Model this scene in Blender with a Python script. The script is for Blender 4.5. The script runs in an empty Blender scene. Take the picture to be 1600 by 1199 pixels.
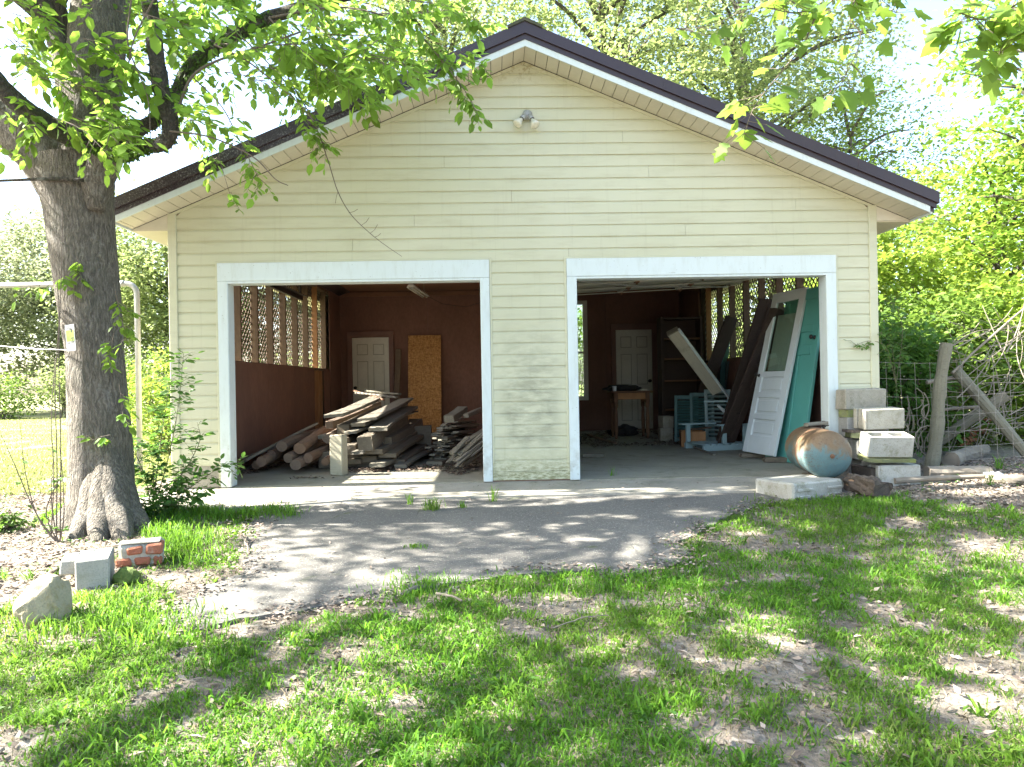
import bpy, bmesh, math, random
import numpy as np
from mathutils import Vector, Matrix, noise as mnoise
random.seed(7); rng = np.random.default_rng(7)
S = bpy.context.scene
COL = S.collection

# ---------------------------------------------------------------- camera, sky, sun, exposure
FPX = 1110.0; CXP, CYP = 800.0, 599.5
YAW, ROLL = 0.025, 0.018
CAM = Vector((0, -6.94, 0.955))
FW = Vector((math.sin(YAW), math.cos(YAW), 0))
R0 = Vector((math.cos(YAW), -math.sin(YAW), 0)); U0 = Vector((0, 0, 1))
RI = R0 * math.cos(ROLL) - U0 * math.sin(ROLL)
UP = U0 * math.cos(ROLL) + R0 * math.sin(ROLL)
cd = bpy.data.cameras.new('camera'); cam = bpy.data.objects.new('camera', cd); COL.objects.link(cam)
cd.sensor_fit = 'HORIZONTAL'; cd.sensor_width = 36; cd.lens = 36 * FPX / 1600
cd.clip_start = 0.05; cd.clip_end = 500
cam.matrix_world = Matrix(((RI.x, UP.x, -FW.x, CAM.x), (RI.y, UP.y, -FW.y, CAM.y), (RI.z, UP.z, -FW.z, CAM.z), (0, 0, 0, 1)))
S.camera = cam

SUN_EL = math.radians(41); SUN_AZ = math.radians(179.4)      # direction towards the sun, counter-clockwise from +x
sun_to = Vector((math.cos(SUN_EL) * math.cos(SUN_AZ), math.cos(SUN_EL) * math.sin(SUN_AZ), math.sin(SUN_EL)))
W = bpy.data.worlds.new('World'); S.world = W; W.use_nodes = True
wn = W.node_tree.nodes; wn.clear()
sky = wn.new('ShaderNodeTexSky'); sky.sky_type = 'NISHITA'; sky.sun_disc = False
sky.sun_elevation = SUN_EL; sky.sun_rotation = math.atan2(sun_to.x, sun_to.y)
sky.air_density = 1.0; sky.dust_density = 2.5; sky.ozone_density = 1.0
bg = wn.new('ShaderNodeBackground'); bg.inputs['Strength'].default_value = 0.09
wo = wn.new('ShaderNodeOutputWorld')
W.node_tree.links.new(sky.outputs[0], bg.inputs[0]); W.node_tree.links.new(bg.outputs[0], wo.inputs[0])
ld = bpy.data.lights.new('sun', 'SUN'); ld.energy = 5.0; ld.angle = math.radians(0.6); ld.color = (1, 0.95, 0.86)
sun = bpy.data.objects.new('sun', ld); COL.objects.link(sun)
sun.rotation_euler = (-sun_to).to_track_quat('-Z', 'Y').to_euler(); sun.location = (-20, 0, 25)
S.view_settings.view_transform = 'Standard'; S.view_settings.look = 'None'
S.view_settings.exposure = 3.0; S.view_settings.gamma = 1.0
S.cycles.max_bounces = 6; S.cycles.diffuse_bounces = 4; S.cycles.transmission_bounces = 4; S.cycles.transparent_max_bounces = 8

# ---------------------------------------------------------------- pixel helpers (photo pixel -> point)
def ray(px, py): return FW + RI * ((px - CXP) / FPX) - UP * ((py - CYP) / FPX)
def PY(px, py, Y=0.0):
    d = ray(px, py); return CAM + d * ((Y - CAM.y) / d.y)
def PZ(px, py, Z=0.0):
    d = ray(px, py); return CAM + d * ((Z - CAM.z) / d.z)
def PXX(px, py, X=0.0):
    d = ray(px, py); return CAM + d * ((X - CAM.x) / d.x)
def smooth(a, b, t):
    t = np.clip((np.asarray(t, float) - a) / (b - a), 0, 1); return t * t * (3 - 2 * t)
def H(x, y):
    """height of the plain ground"""
    x = np.asarray(x, float); y = np.asarray(y, float)
    z = -0.055 + 0.052 * np.minimum(y + 0.45, 0)
    z = np.maximum(z, -0.42 + 0 * x)
    z = z + 0.08 * smooth(2.6, 4.0, x) * smooth(-3.0, -0.6, y)
    z = z - 0.05 * smooth(-2.6, -4.0, x) * smooth(-0.3, -1.2, y)
    return z
def Hs(x, y): return float(H(x, y))
def PG(px, py):
    """point on the ground under a photo pixel"""
    z = -0.1
    for _ in range(12):
        p = PZ(px, py, z); z = Hs(p.x, p.y)
    return PZ(px, py, z)

# ---------------------------------------------------------------- objects
def tag(o, label=None, cat=None, group=None, kind=None):
    if label: o['label'] = label
    if cat: o['category'] = cat
    if group: o['group'] = group
    if kind: o['kind'] = kind
    return o
def empty(name, loc=(0, 0, 0), rz=0.0, label=None, cat=None, group=None):
    o = bpy.data.objects.new(name, None); COL.objects.link(o); o.location = loc; o.rotation_euler = (0, 0, rz)
    o.empty_display_size = 0.1
    return tag(o, label, cat, group)
def frame_matrix(origin, u, v):
    """local x along u, local y along v, local z the normal"""
    u = Vector(u).normalized(); v = Vector(v); v = (v - u * v.dot(u)).normalized(); n = u.cross(v)
    return Matrix(((u.x, v.x, n.x, origin[0]), (u.y, v.y, n.y, origin[1]), (u.z, v.z, n.z, origin[2]), (0, 0, 0, 1)))
def root_offset(p):
    off = Vector((0, 0, 0))
    while p is not None: off += Vector(p.location); p = p.parent
    return off
class MB:
    def __init__(s): s.v = []; s.f = []
    def add(s, vs, fs):
        b = len(s.v); s.v += [tuple(p) for p in vs]; s.f += [tuple(i + b for i in f) for f in fs]; return s
    def box(s, x0, x1, y0, y1, z0, z1):
        return s.add([(x0,y0,z0),(x1,y0,z0),(x1,y1,z0),(x0,y1,z0),(x0,y0,z1),(x1,y0,z1),(x1,y1,z1),(x0,y1,z1)],
                     [(0,3,2,1),(4,5,6,7),(0,1,5,4),(1,2,6,5),(2,3,7,6),(3,0,4,7)])
    def cbox(s, x0, x1, y0, y1, z0, z1, b=0.004, jit=0.0, rnd=None):
        """box with chamfered edges (24 corners)"""
        X = (x0, x1); Y = (y0, y1); Z = (z0, z1); vs = []; idx = {}
        b = min(b, 0.45 * min(x1 - x0, y1 - y0, z1 - z0))
        for i in (0, 1):
            for j in (0, 1):
                for k in (0, 1):
                    sx, sy, sz = 1 - 2 * i, 1 - 2 * j, 1 - 2 * k
                    jx = jy = jz = 0
                    if jit and rnd: jx, jy, jz = (rnd.uniform(-jit, jit) for _ in range(3))
                    for a in range(3):
                        p = [X[i] + sx * b + jx, Y[j] + sy * b + jy, Z[k] + sz * b + jz]
                        p[a] = (X[i] + jx, Y[j] + jy, Z[k] + jz)[a]
                        idx[(i, j, k, a)] = len(vs); vs.append(tuple(p))
        g = lambda i, j, k, a: idx[(i, j, k, a)]
        fs = []
        for k in (0, 1):
            for a, q in ((0, lambda u, w: (k, u, w)), (1, lambda u, w: (u, k, w)), (2, lambda u, w: (u, w, k))):
                fs.append(tuple(g(*q(u, w), a) for u, w in ((0, 0), (1, 0), (1, 1), (0, 1))))
        for i in (0, 1):
            for j in (0, 1):
                fs.append((g(i, j, 0, 0), g(i, j, 1, 0), g(i, j, 1, 1), g(i, j, 0, 1)))
                fs.append((g(i, 0, j, 0), g(i, 1, j, 0), g(i, 1, j, 2), g(i, 0, j, 2)))
                fs.append((g(0, i, j, 1), g(1, i, j, 1), g(1, i, j, 2), g(0, i, j, 2)))
                for k in (0, 1): fs.append((g(i, j, k, 0), g(i, j, k, 1), g(i, j, k, 2)))
        s.add(vs, fs); s.fix = True; return s
    def tube(s, pts, radii, n=8, cap=True, wob=0.0, seed=0):
        pts = [Vector(p) for p in pts]; m = len(pts)
        if not hasattr(radii, '__len__'): radii = [radii] * m
        rr = random.Random(seed); rings = []; t_prev = None; ref = None
        for i, p in enumerate(pts):
            t = (pts[min(i + 1, m - 1)] - pts[max(i - 1, 0)]).normalized()
            if ref is None:
                ref = t.orthogonal().normalized()
            else:
                ref = (ref - t * ref.dot(t)); ref = ref.normalized() if ref.length > 1e-6 else t.orthogonal().normalized()
            bi = t.cross(ref); base = len(s.v)
            for k in range(n):
                a = 2 * math.pi * k / n; r = radii[i] * (1 + (rr.uniform(-wob, wob) if wob else 0))
                s.v.append(tuple(p + ref * (math.cos(a) * r) + bi * (math.sin(a) * r)))
            rings.append(base)
        for i in range(m - 1):
            a, b = rings[i], rings[i + 1]
            for k in range(n):
                k2 = (k + 1) % n; s.f.append((a + k, a + k2, b + k2, b + k))
        if cap:
            s.f.append(tuple(rings[0] + k for k in range(n - 1, -1, -1))); s.f.append(tuple(rings[-1] + k for k in range(n)))
        return s
    def prism(s, poly, y0, y1, axis='y'):
        """poly is a list of (a, b) in the x-z plane (axis y) or x-y plane (axis z), extruded from y0 to y1"""
        n = len(poly)
        mk = (lambda a, b, c: (a, c, b)) if axis == 'y' else ((lambda a, b, c: (a, b, c)) if axis == 'z' else (lambda a, b, c: (c, a, b)))
        vs = [mk(a, b, y0) for a, b in poly] + [mk(a, b, y1) for a, b in poly]
        fs = [tuple(range(n - 1, -1, -1)), tuple(range(n, 2 * n))] + [(i, (i + 1) % n, n + (i + 1) % n, n + i) for i in range(n)]
        s.fix = True
        return s.add(vs, fs)
    def lathe(s, prof, n=16, M=None):
        """prof list of (r, z) about the z axis"""
        rings = []
        for r, z in prof:
            base = len(s.v); rings.append(base)
            for k in range(n):
                a = 2 * math.pi * k / n; p = Vector((math.cos(a) * r, math.sin(a) * r, z))
                s.v.append(tuple(M @ p if M else p))
        for a, b in zip(rings, rings[1:]):
            for k in range(n): k2 = (k + 1) % n; s.f.append((a + k, a + k2, b + k2, b + k))
        s.f.append(tuple(rings[0] + k for k in range(n - 1, -1, -1))); s.f.append(tuple(rings[-1] + k for k in range(n)))
        return s
    def move(s, M):
        s.v = [tuple(M @ Vector(p)) for p in s.v]; return s
    def mesh(s, name, mat=None, smooth_=False, off=None):
        me = bpy.data.meshes.new(name)
        vs = s.v if off is None else [(a - off[0], b - off[1], c - off[2]) for a, b, c in s.v]
        me.from_pydata(vs, [], s.f)
        bm = bmesh.new(); bm.from_mesh(me); bmesh.ops.recalc_face_normals(bm, faces=bm.faces); bm.to_mesh(me); bm.free()
        if mat: me.materials.append(mat)
        if smooth_: me.shade_smooth()
        return me
    def build(s, name, mat, parent=None, local=False, smooth_=False, M=None):
        """world coordinates are made local to the (unrotated) parent chain; local=True keeps them as they are"""
        off = root_offset(parent) if (parent is not None and not local) else None
        me = s.mesh(name, mat, smooth_, off)
        o = bpy.data.objects.new(name, me); COL.objects.link(o)
        if parent is not None: o.parent = parent
        if M is not None: o.matrix_world = M
        return o
def link_copy(mesh, name, parent=None, loc=None, M=None):
    o = bpy.data.objects.new(name, mesh); COL.objects.link(o)
    if parent is not None: o.parent = parent
    if M is not None: o.matrix_local = M
    elif loc is not None: o.location = loc
    return o
def array_mesh(name, V, Fc, k, mat, smooth_=False):
    """V (N,3) vertices, Fc (M,k) faces of equal size"""
    me = bpy.data.meshes.new(name); nv, nf = len(V), len(Fc)
    me.vertices.add(nv); me.vertices.foreach_set('co', np.ascontiguousarray(V, dtype=np.float32).ravel())
    me.loops.add(nf * k); me.loops.foreach_set('vertex_index', np.ascontiguousarray(Fc, dtype=np.int32).ravel())
    me.polygons.add(nf); me.polygons.foreach_set('loop_start', np.arange(0, nf * k, k, dtype=np.int32))
    me.update(calc_edges=True)
    if smooth_: me.shade_smooth()
    if mat: me.materials.append(mat)
    return me
def norm(a): return a / np.maximum(np.linalg.norm(a, axis=-1, keepdims=True), 1e-9)
def leaf_arrays(tv, tf, P, A, N, Sz):
    A = norm(A); N = norm(N - A * np.sum(A * N, axis=1, keepdims=True)); B = np.cross(N, A)
    tv = np.asarray(tv, float); k = len(tv)
    V = P[:, None, :] + Sz[:, None, None] * (tv[None, :, 0:1] * A[:, None, :] + tv[None, :, 1:2] * B[:, None, :] + tv[None, :, 2:3] * N[:, None, :])
    n = len(P); F = (np.asarray(tf)[None] + (np.arange(n) * k)[:, None, None]).reshape(-1, len(tf[0]))
    return V.reshape(-1, 3), F
def vnoise(x, y, sc, seed=0):
    """smooth value noise in 0..1"""
    x = np.asarray(x, float) / sc + 37.1 * seed; y = np.asarray(y, float) / sc + 11.7 * seed
    xi = np.floor(x).astype(np.int64); yi = np.floor(y).astype(np.int64); fx = x - xi; fy = y - yi
    fx = fx * fx * (3 - 2 * fx); fy = fy * fy * (3 - 2 * fy)
    def h(a, b):
        n = (a * 374761393 + b * 668265263 + seed * 9176) & 0x7fffffff
        n = ((n ^ (n >> 13)) * 1274126177) & 0x7fffffff
        return ((n ^ (n >> 16)) & 0xffff) / 65535.0
    return (h(xi, yi) * (1 - fx) + h(xi + 1, yi) * fx) * (1 - fy) + (h(xi, yi + 1) * (1 - fx) + h(xi + 1, yi + 1) * fx) * fy

# ---------------------------------------------------------------- materials
MATS = {}
class NT:
    def __init__(s, name):
        m = bpy.data.materials.new(name); m.use_nodes = True; s.m = m; s.t = m.node_tree; s.n = s.t.nodes; s.l = s.t.links
        s.n.clear(); s.out = s.n.new('ShaderNodeOutputMaterial'); s.p = s.n.new('ShaderNodeBsdfPrincipled')
        s.l.new(s.p.outputs[0], s.out.inputs[0]); MATS[name] = m
    def pos(s, kind='world'):
        if kind == 'world': return s.n.new('ShaderNodeNewGeometry').outputs['Position']
        return s.n.new('ShaderNodeTexCoord').outputs['Object']
    def mapping(s, vec, scale=(1, 1, 1), rot=(0, 0, 0), loc=None):
        mp = s.n.new('ShaderNodeMapping'); s.l.new(vec, mp.inputs[0]); mp.inputs['Scale'].default_value = scale; mp.inputs['Rotation'].default_value = rot
        if loc is not None: s.l.new(loc, mp.inputs['Location'])
        return mp.outputs[0]
    def noise(s, vec, scale, detail=4, rough=0.6, dist=0.0):
        n = s.n.new('ShaderNodeTexNoise'); s.l.new(vec, n.inputs['Vector']); n.inputs['Scale'].default_value = scale
        n.inputs['Detail'].default_value = detail; n.inputs['Roughness'].default_value = rough; n.inputs['Distortion'].default_value = dist
        return n.outputs[0]
    def voro(s, vec, scale, feature='F1', out=0):
        n = s.n.new('ShaderNodeTexVoronoi'); n.feature = feature; s.l.new(vec, n.inputs['Vector']); n.inputs['Scale'].default_value = scale
        return n.outputs[out]
    def ramp(s, fac, stops):
        r = s.n.new('ShaderNodeValToRGB'); s.l.new(fac, r.inputs[0]); e = r.color_ramp.elements
        while len(e) < len(stops): e.new(0.5)
        for el, (p, c) in zip(e, stops):
            el.position = p; el.color = (c, c, c, 1) if not hasattr(c, '__len__') else (c[0], c[1], c[2], 1)
        return r.outputs[0]
    def mix(s, fac, a, b, mode='MIX'):
        m = s.n.new('ShaderNodeMix'); m.data_type = 'RGBA'; m.blend_type = mode
        for inp, val in ((m.inputs[0], fac), (m.inputs[6], a), (m.inputs[7], b)):
            if hasattr(val, 'is_linked') or isinstance(val, bpy.types.NodeSocket): s.l.new(val, inp)
            elif hasattr(val, '__len__'): inp.default_value = (val[0], val[1], val[2], 1)
            else: inp.default_value = val
        return m.outputs[2]
    def math(s, op, a, b=None):
        m = s.n.new('ShaderNodeMath'); m.operation = op
        for inp, val in ((m.inputs[0], a), (m.inputs[1], b)):
            if val is None: continue
            if isinstance(val, bpy.types.NodeSocket): s.l.new(val, inp)
            else: inp.default_value = val
        return m.outputs[0]
    def sep(s, vec):
        n = s.n.new('ShaderNodeSeparateXYZ'); s.l.new(vec, n.inputs[0]); return n.outputs
    def rnd(s): return s.n.new('ShaderNodeObjectInfo').outputs['Random']
    def island(s): return s.n.new('ShaderNodeNewGeometry').outputs['Random Per Island']
    def set(s, color=None, rough=0.7, metal=0.0, bump=None, bs=0.3, bd=0.01, spec=None):
        if color is not None:
            if isinstance(color, bpy.types.NodeSocket): s.l.new(color, s.p.inputs['Base Color'])
            else: s.p.inputs['Base Color'].default_value = (*color, 1)
        if isinstance(rough, bpy.types.NodeSocket): s.l.new(rough, s.p.inputs['Roughness'])
        else: s.p.inputs['Roughness'].default_value = rough
        s.p.inputs['Metallic'].default_value = metal
        if spec is not None: s.p.inputs['Specular IOR Level'].default_value = spec
        if bump is not None:
            b = s.n.new('ShaderNodeBump'); b.inputs['Strength'].default_value = bs; b.inputs['Distance'].default_value = bd
            s.l.new(bump, b.inputs['Height']); s.l.new(b.outputs[0], s.p.inputs['Normal'])
        return s.m
def simple(name, c1, c2, scale=6, rough=0.7, bs=0.2, bd=0.004, stretch=(1, 1, 1), coord='object', fine=60, metal=0.0, dark=0.25):
    """two-tone mottled material with fine grain"""
    t = NT(name); v = t.mapping(t.pos(coord), stretch)
    a = t.noise(v, scale, 5, 0.6); b = t.noise(v, fine, 3, 0.6)
    col = t.mix(t.ramp(a, [(0.3, 0.0), (0.7, 1.0)]), c1, c2)
    col = t.mix(t.math('MULTIPLY', t.ramp(b, [(0.35, 1.0), (0.62, 0.0)]), dark), col, tuple(x * 0.45 for x in c1))
    return t.set(col, rough, metal, b, bs, bd)
def leaf_mat(name, base, trans, var=0.35, tmix=0.45, yellow=(0.30, 0.30, 0.04), ybias=0.15):
    t = NT(name); r = t.island()
    dk = tuple(c * (1 - var) for c in base); lt = tuple(min(1, c * (1 + var)) for c in base)
    c = t.mix(r, dk, lt)
    n = t.noise(t.pos(), 0.55, 2, 0.5)
    c = t.mix(t.math('MULTIPLY', t.ramp(n, [(0.42, 0.0), (0.66, 1.0)]), ybias), c, yellow)
    tr = t.n.new('ShaderNodeBsdfTranslucent'); tr.inputs[0].default_value = (*trans, 1)
    c2 = t.mix(r, tuple(x * (1 - var * 0.6) for x in trans), tuple(min(1, x * (1 + var * 0.6)) for x in trans))
    t.l.new(c2, tr.inputs[0])
    t.set(c, 0.5, spec=0.25)
    mx = t.n.new('ShaderNodeMixShader'); mx.inputs[0].default_value = tmix
    t.l.new(t.p.outputs[0], mx.inputs[1]); t.l.new(tr.outputs[0], mx.inputs[2]); t.l.new(mx.outputs[0], t.out.inputs[0])
    return t.m

def make_siding():
    t = NT('siding'); p = t.pos(); x, y, z = t.sep(p)
    grain = t.noise(t.mapping(p, (4, 40, 60)), 3, 4, 0.6)
    big = t.noise(p, 0.9, 3, 0.5)
    c = t.mix(t.ramp(big, [(0.3, 0), (0.7, 1)]), (0.49, 0.485, 0.33), (0.545, 0.535, 0.385))
    c = t.mix(t.math('MULTIPLY', t.rnd(), 0.12), c, (0.47, 0.46, 0.315))
    # grey-green algae film low on the middle pier and soft staining elsewhere
    px = t.math('ABSOLUTE', t.math('SUBTRACT', x, 0.34))
    m = t.math('MULTIPLY', t.ramp(px, [(0.20, 1.0), (0.33, 0.0)]), t.ramp(t.math('MULTIPLY', z, 0.5), [(0.11, 0.0), (0.20, 1.0), (0.45, 1.0), (0.875, 0.0)]))
    m = t.math('MULTIPLY', m, t.ramp(t.noise(t.mapping(p, (2, 2, 6)), 2.2, 5, 0.7), [(0.38, 0.0), (0.62, 0.85)]))
    c = t.mix(m, c, (0.27, 0.265, 0.18))
    b = t.math('MULTIPLY', t.ramp(z, [(0.06, 1.0), (0.30, 0.0)]), t.ramp(t.noise(t.mapping(p, (3, 3, 9)), 5, 5, 0.75), [(0.42, 0.0), (0.60, 0.9)]))
    c = t.mix(b, c, (0.16, 0.16, 0.06))
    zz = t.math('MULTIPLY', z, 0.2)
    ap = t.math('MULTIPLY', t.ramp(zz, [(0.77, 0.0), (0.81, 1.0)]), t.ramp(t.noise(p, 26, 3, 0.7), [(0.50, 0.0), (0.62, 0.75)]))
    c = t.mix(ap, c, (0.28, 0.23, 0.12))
    st = t.math('MULTIPLY', t.ramp(t.noise(t.mapping(p, (1.2, 1, 7)), 1.6, 6, 0.7), [(0.50, 0.0), (0.70, 0.55)]), 1.0)
    c = t.mix(st, c, (0.42, 0.395, 0.255))
    sk = t.ramp(t.noise(t.mapping(p, (9, 1, 0.5)), 2.0, 5, 0.7), [(0.56, 0.0), (0.75, 0.30)]); c = t.mix(sk, c, (0.33, 0.31, 0.20))
    return t.set(c, 0.52, bump=grain, bs=0.12, bd=0.003)
make_siding()
def make_trim():
    t = NT('white_trim'); p = t.pos()
    n = t.noise(t.mapping(p, (6, 6, 1.2)), 3, 5, 0.7); f = t.noise(t.mapping(p, (30, 30, 4)), 4, 3)
    x, y, z = t.sep(p)
    c = t.mix(t.ramp(n, [(0.5, 0), (0.75, 0.5)]), (0.585, 0.645, 0.63), (0.45, 0.48, 0.43))
    low = t.math('MULTIPLY', t.ramp(z, [(0.05, 1.0), (0.6, 0.0)]), t.ramp(t.noise(p, 9, 5, 0.7), [(0.45, 0.0), (0.7, 0.9)]))
    c = t.mix(low, c, (0.32, 0.32, 0.26))
    sp = t.ramp(t.noise(p, 42, 2), [(0.70, 0.0), (0.74, 0.6)]); c = t.mix(sp, c, (0.25, 0.25, 0.2))
    return t.set(c, 0.55, bump=f, bs=0.12, bd=0.003)
make_trim()
simple('soffit', (0.60, 0.565, 0.455), (0.54, 0.50, 0.395), 2, 0.5, 0.05, 0.002, coord='world', fine=30, dark=0.08)
def make_roof():
    t = NT('roof_metal'); p = t.pos(); x, y, z = t.sep(p)
    base = t.mix(t.noise(p, 3, 3), (0.028, 0.017, 0.021), (0.040, 0.025, 0.028))
    lef = t.ramp(t.math('ADD', t.math('MULTIPLY', x, -0.3), 0.1), [(0.05, 0.0), (0.45, 1.0)])
    sp = t.math('MULTIPLY', t.ramp(t.noise(p, 60, 3, 0.8), [(0.55, 0), (0.60, 1)]), t.ramp(t.noise(p, 2.5, 4), [(0.35, 0.15), (0.6, 1.0)]))
    c = t.mix(t.math('MULTIPLY', sp, t.math('MULTIPLY', lef, 0.75)), base, (0.30, 0.28, 0.26))
    return t.set(c, 0.38, bump=t.noise(p, 12, 2), bs=0.05, bd=0.004, spec=0.5)
make_roof()
simple('ridge_moss', (0.05, 0.06, 0.035), (0.11, 0.10, 0.07), 14, 0.95, 0.6, 0.01, coord='world')
simple('wall_brown', (0.235, 0.118, 0.082), (0.16, 0.08, 0.056), 1.3, 0.8, 0.12, 0.004, (1, 1, 0.5), 'world', 25, dark=0.3)
simple('ceiling_brown', (0.26, 0.125, 0.07), (0.17, 0.085, 0.05), 1.1, 0.8, 0.1, 0.004, coord='world', fine=20)
simple('stud_wood', (0.22, 0.15, 0.09), (0.13, 0.088, 0.055), 3, 0.85, 0.3, 0.004, (6, 6, 0.8), 'world', 20, dark=0.5)
simple('raw_pine', (0.46, 0.24, 0.10), (0.36, 0.17, 0.07), 3, 0.8, 0.2, 0.003, (6, 6, 0.6), 'world', 20)
simple('lattice_wood', (0.16, 0.11, 0.08), (0.10, 0.075, 0.06), 4, 0.9, 0.2, 0.003, coord='world')
simple('door_white', (0.70, 0.69, 0.60), (0.60, 0.59, 0.50), 1.5, 0.5, 0.05, 0.002, coord='world', fine=20, dark=0.12)
simple('groove_shade', (0.42, 0.41, 0.34), (0.38, 0.37, 0.30), 3, 0.6, 0.05, 0.001)  # darkened door white, standing in for shade round the panels
simple('frame_brown', (0.24, 0.135, 0.105), (0.19, 0.10, 0.08), 3, 0.7, 0.1, 0.003, coord='world')
simple('dark_metal', (0.04, 0.04, 0.04), (0.07, 0.055, 0.045), 8, 0.5, 0.1, 0.002, metal=0.6)
simple('galvanised', (0.42, 0.43, 0.42), (0.33, 0.33, 0.31), 9, 0.55, 0.15, 0.003, metal=0.35)
def make_concrete(name, ca, cb, stain, sc=1.4):
    t = NT(name); p = t.pos()
    a = t.noise(p, sc, 6, 0.65); f = t.noise(p, 90, 3, 0.7)
    c = t.mix(t.ramp(a, [(0.35, 0), (0.65, 1)]), ca, cb)
    c = t.mix(t.ramp(t.noise(p, sc * 2.3, 7, 0.75, 0.6), [(0.52, 0), (0.70, 0.75)]), c, stain)
    c = t.mix(t.ramp(f, [(0.35, 0.35), (0.55, 0.0)]), c, tuple(k * 0.4 for k in ca))
    return t.set(c, 0.9, bump=t.math('ADD', f, t.math('MULTIPLY', a, 1.5)), bs=0.35, bd=0.006)
make_concrete('floor_concrete', (0.34, 0.32, 0.25), (0.27, 0.255, 0.20), (0.13, 0.125, 0.075))
make_concrete('apron_concrete', (0.36, 0.335, 0.28), (0.27, 0.25, 0.205), (0.15, 0.15, 0.09), 1.8)
def make_drive():
    t = NT('driveway'); p = t.pos()
    a = t.noise(p, 0.8, 5, 0.6)
    c = t.mix(t.ramp(a, [(0.35, 0), (0.65, 1)]), (0.155, 0.146, 0.128), (0.105, 0.10, 0.09))
    ag = t.voro(p, 85); sel = t.voro(p, 85, out=1)
    sx = t.sep(sel)[0]
    pebble = t.math('MULTIPLY', t.ramp(ag, [(0.28, 1), (0.42, 0)]), t.ramp(sx, [(0.70, 0), (0.74, 1)]))
    c = t.mix(t.math('MULTIPLY', pebble, 0.7), c, (0.42, 0.395, 0.345))
    dk = t.ramp(t.noise(p, 55, 3, 0.7), [(0.34, 0.6), (0.50, 0)]); c = t.mix(dk, c, (0.06, 0.06, 0.055))
    c = t.mix(t.ramp(t.noise(p, 1.7, 7, 0.75, 0.8), [(0.55, 0), (0.70, 0.6)]), c, (0.21, 0.19, 0.155))
    # cracks and the moss growing in them
    w = t.n.new('ShaderNodeVectorMath'); w.operation = 'ADD'; t.l.new(p, w.inputs[0])
    nz = t.n.new('ShaderNodeTexNoise'); t.l.new(p, nz.inputs['Vector']); nz.inputs['Scale'].default_value = 2.2; nz.inputs['Detail'].default_value = 6
    sc = t.n.new('ShaderNodeVectorMath'); sc.operation = 'SCALE'; sc.inputs['Scale'].default_value = 0.55; t.l.new(nz.outputs[1], sc.inputs[0]); t.l.new(sc.outputs[0], w.inputs[1])
    e = t.voro(w.outputs[0], 0.62, 'DISTANCE_TO_EDGE')
    crack = t.ramp(e, [(0.0015, 0.85), (0.005, 0)])
    brk = t.ramp(t.noise(p, 1.1, 2), [(0.52, 0), (0.60, 1)])
    crack = t.math('MULTIPLY', crack, brk)
    moss = t.math('MULTIPLY', t.math('MULTIPLY', t.ramp(e, [(0.004, 1), (0.022, 0)]), brk), t.ramp(t.noise(p, 6, 4), [(0.5, 0), (0.62, 0.9)]))
    c = t.mix(moss, c, (0.10, 0.13, 0.03)); c = t.mix(crack, c, (0.03, 0.028, 0.022))
    hgt = t.math('SUBTRACT', t.math('ADD', t.math('MULTIPLY', pebble, 0.5), t.noise(p, 40, 4)), t.math('MULTIPLY', crack, 3))
    return t.set(c, 0.88, bump=hgt, bs=0.5, bd=0.006)
make_drive()
def make_ground():
    t = NT('soil'); p = t.pos(); x, y, z = t.sep(p)
    a = t.noise(p, 1.3, 6, 0.65); f = t.noise(p, 38, 4, 0.75)
    c = t.mix(t.ramp(a, [(0.35, 0), (0.65, 1)]), (0.165, 0.138, 0.105), (0.24, 0.205, 0.16))
    c = t.mix(t.ramp(f, [(0.36, 0.8), (0.52, 0)]), c, (0.085, 0.07, 0.058))
    c = t.mix(t.ramp(t.noise(p, 17, 3), [(0.55, 0), (0.63, 0.5)]), c, (0.36, 0.33, 0.29))
    # mown lawn far behind
    far = t.ramp(t.math('MULTIPLY', y, 0.1), [(0.16, 0), (0.28, 1)])
    g = t.mix(t.noise(p, 2.5, 5, 0.7), (0.20, 0.22, 0.08), (0.28, 0.28, 0.12))
    c = t.mix(far, c, g)
    return t.set(c, 0.95, bump=t.math('ADD', f, t.noise(p, 9, 4)), bs=0.7, bd=0.03)
make_ground()
def make_bark(name, c1, c2, moss, stretch=(7, 7, 1.3), mossamt=0.5):
    t = NT(name); p = t.pos()
    w = t.n.new('ShaderNodeVectorMath'); w.operation = 'ADD'; t.l.new(p, w.inputs[0])
    nz = t.n.new('ShaderNodeTexNoise'); t.l.new(p, nz.inputs['Vector']); nz.inputs['Scale'].default_value = 14; nz.inputs['Detail'].default_value = 5
    sc = t.n.new('ShaderNodeVectorMath'); sc.operation = 'SCALE'; sc.inputs['Scale'].default_value = 0.05; t.l.new(nz.outputs[1], sc.inputs[0]); t.l.new(sc.outputs[0], w.inputs[1])
    v = t.mapping(w.outputs[0], stretch)
    n = t.noise(t.mapping(w.outputs[0], (stretch[0] * 2.4, stretch[1] * 2.4, stretch[2] * 1.6)), 4.2, 7, 0.72, 0.3)
    r = t.voro(t.mapping(w.outputs[0], (stretch[0] * 2.6, stretch[1] * 2.6, stretch[2] * 2.2)), 4.0, 'F1')
    c = t.mix(t.ramp(n, [(0.36, 0), (0.62, 1)]), tuple(k * 0.42 for k in c2), c1)
    c = t.mix(t.ramp(r, [(0.45, 0), (0.75, 0.7)]), c, tuple(k * 0.35 for k in c1))
    c = t.mix(t.ramp(t.noise(p, 2.2, 6, 0.75), [(0.50, 0), (0.64, mossamt)]), c, moss)
    c = t.mix(t.ramp(t.noise(p, 6, 5, 0.75), [(0.56, 0), (0.68, 0.55)]), c, (0.36, 0.35, 0.32))
    hgt = t.math('SUBTRACT', t.math('MULTIPLY', n, 1.5), t.math('MULTIPLY', r, 0.9))
    return t.set(c, 0.95, bump=hgt, bs=1.0, bd=0.03)
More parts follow.
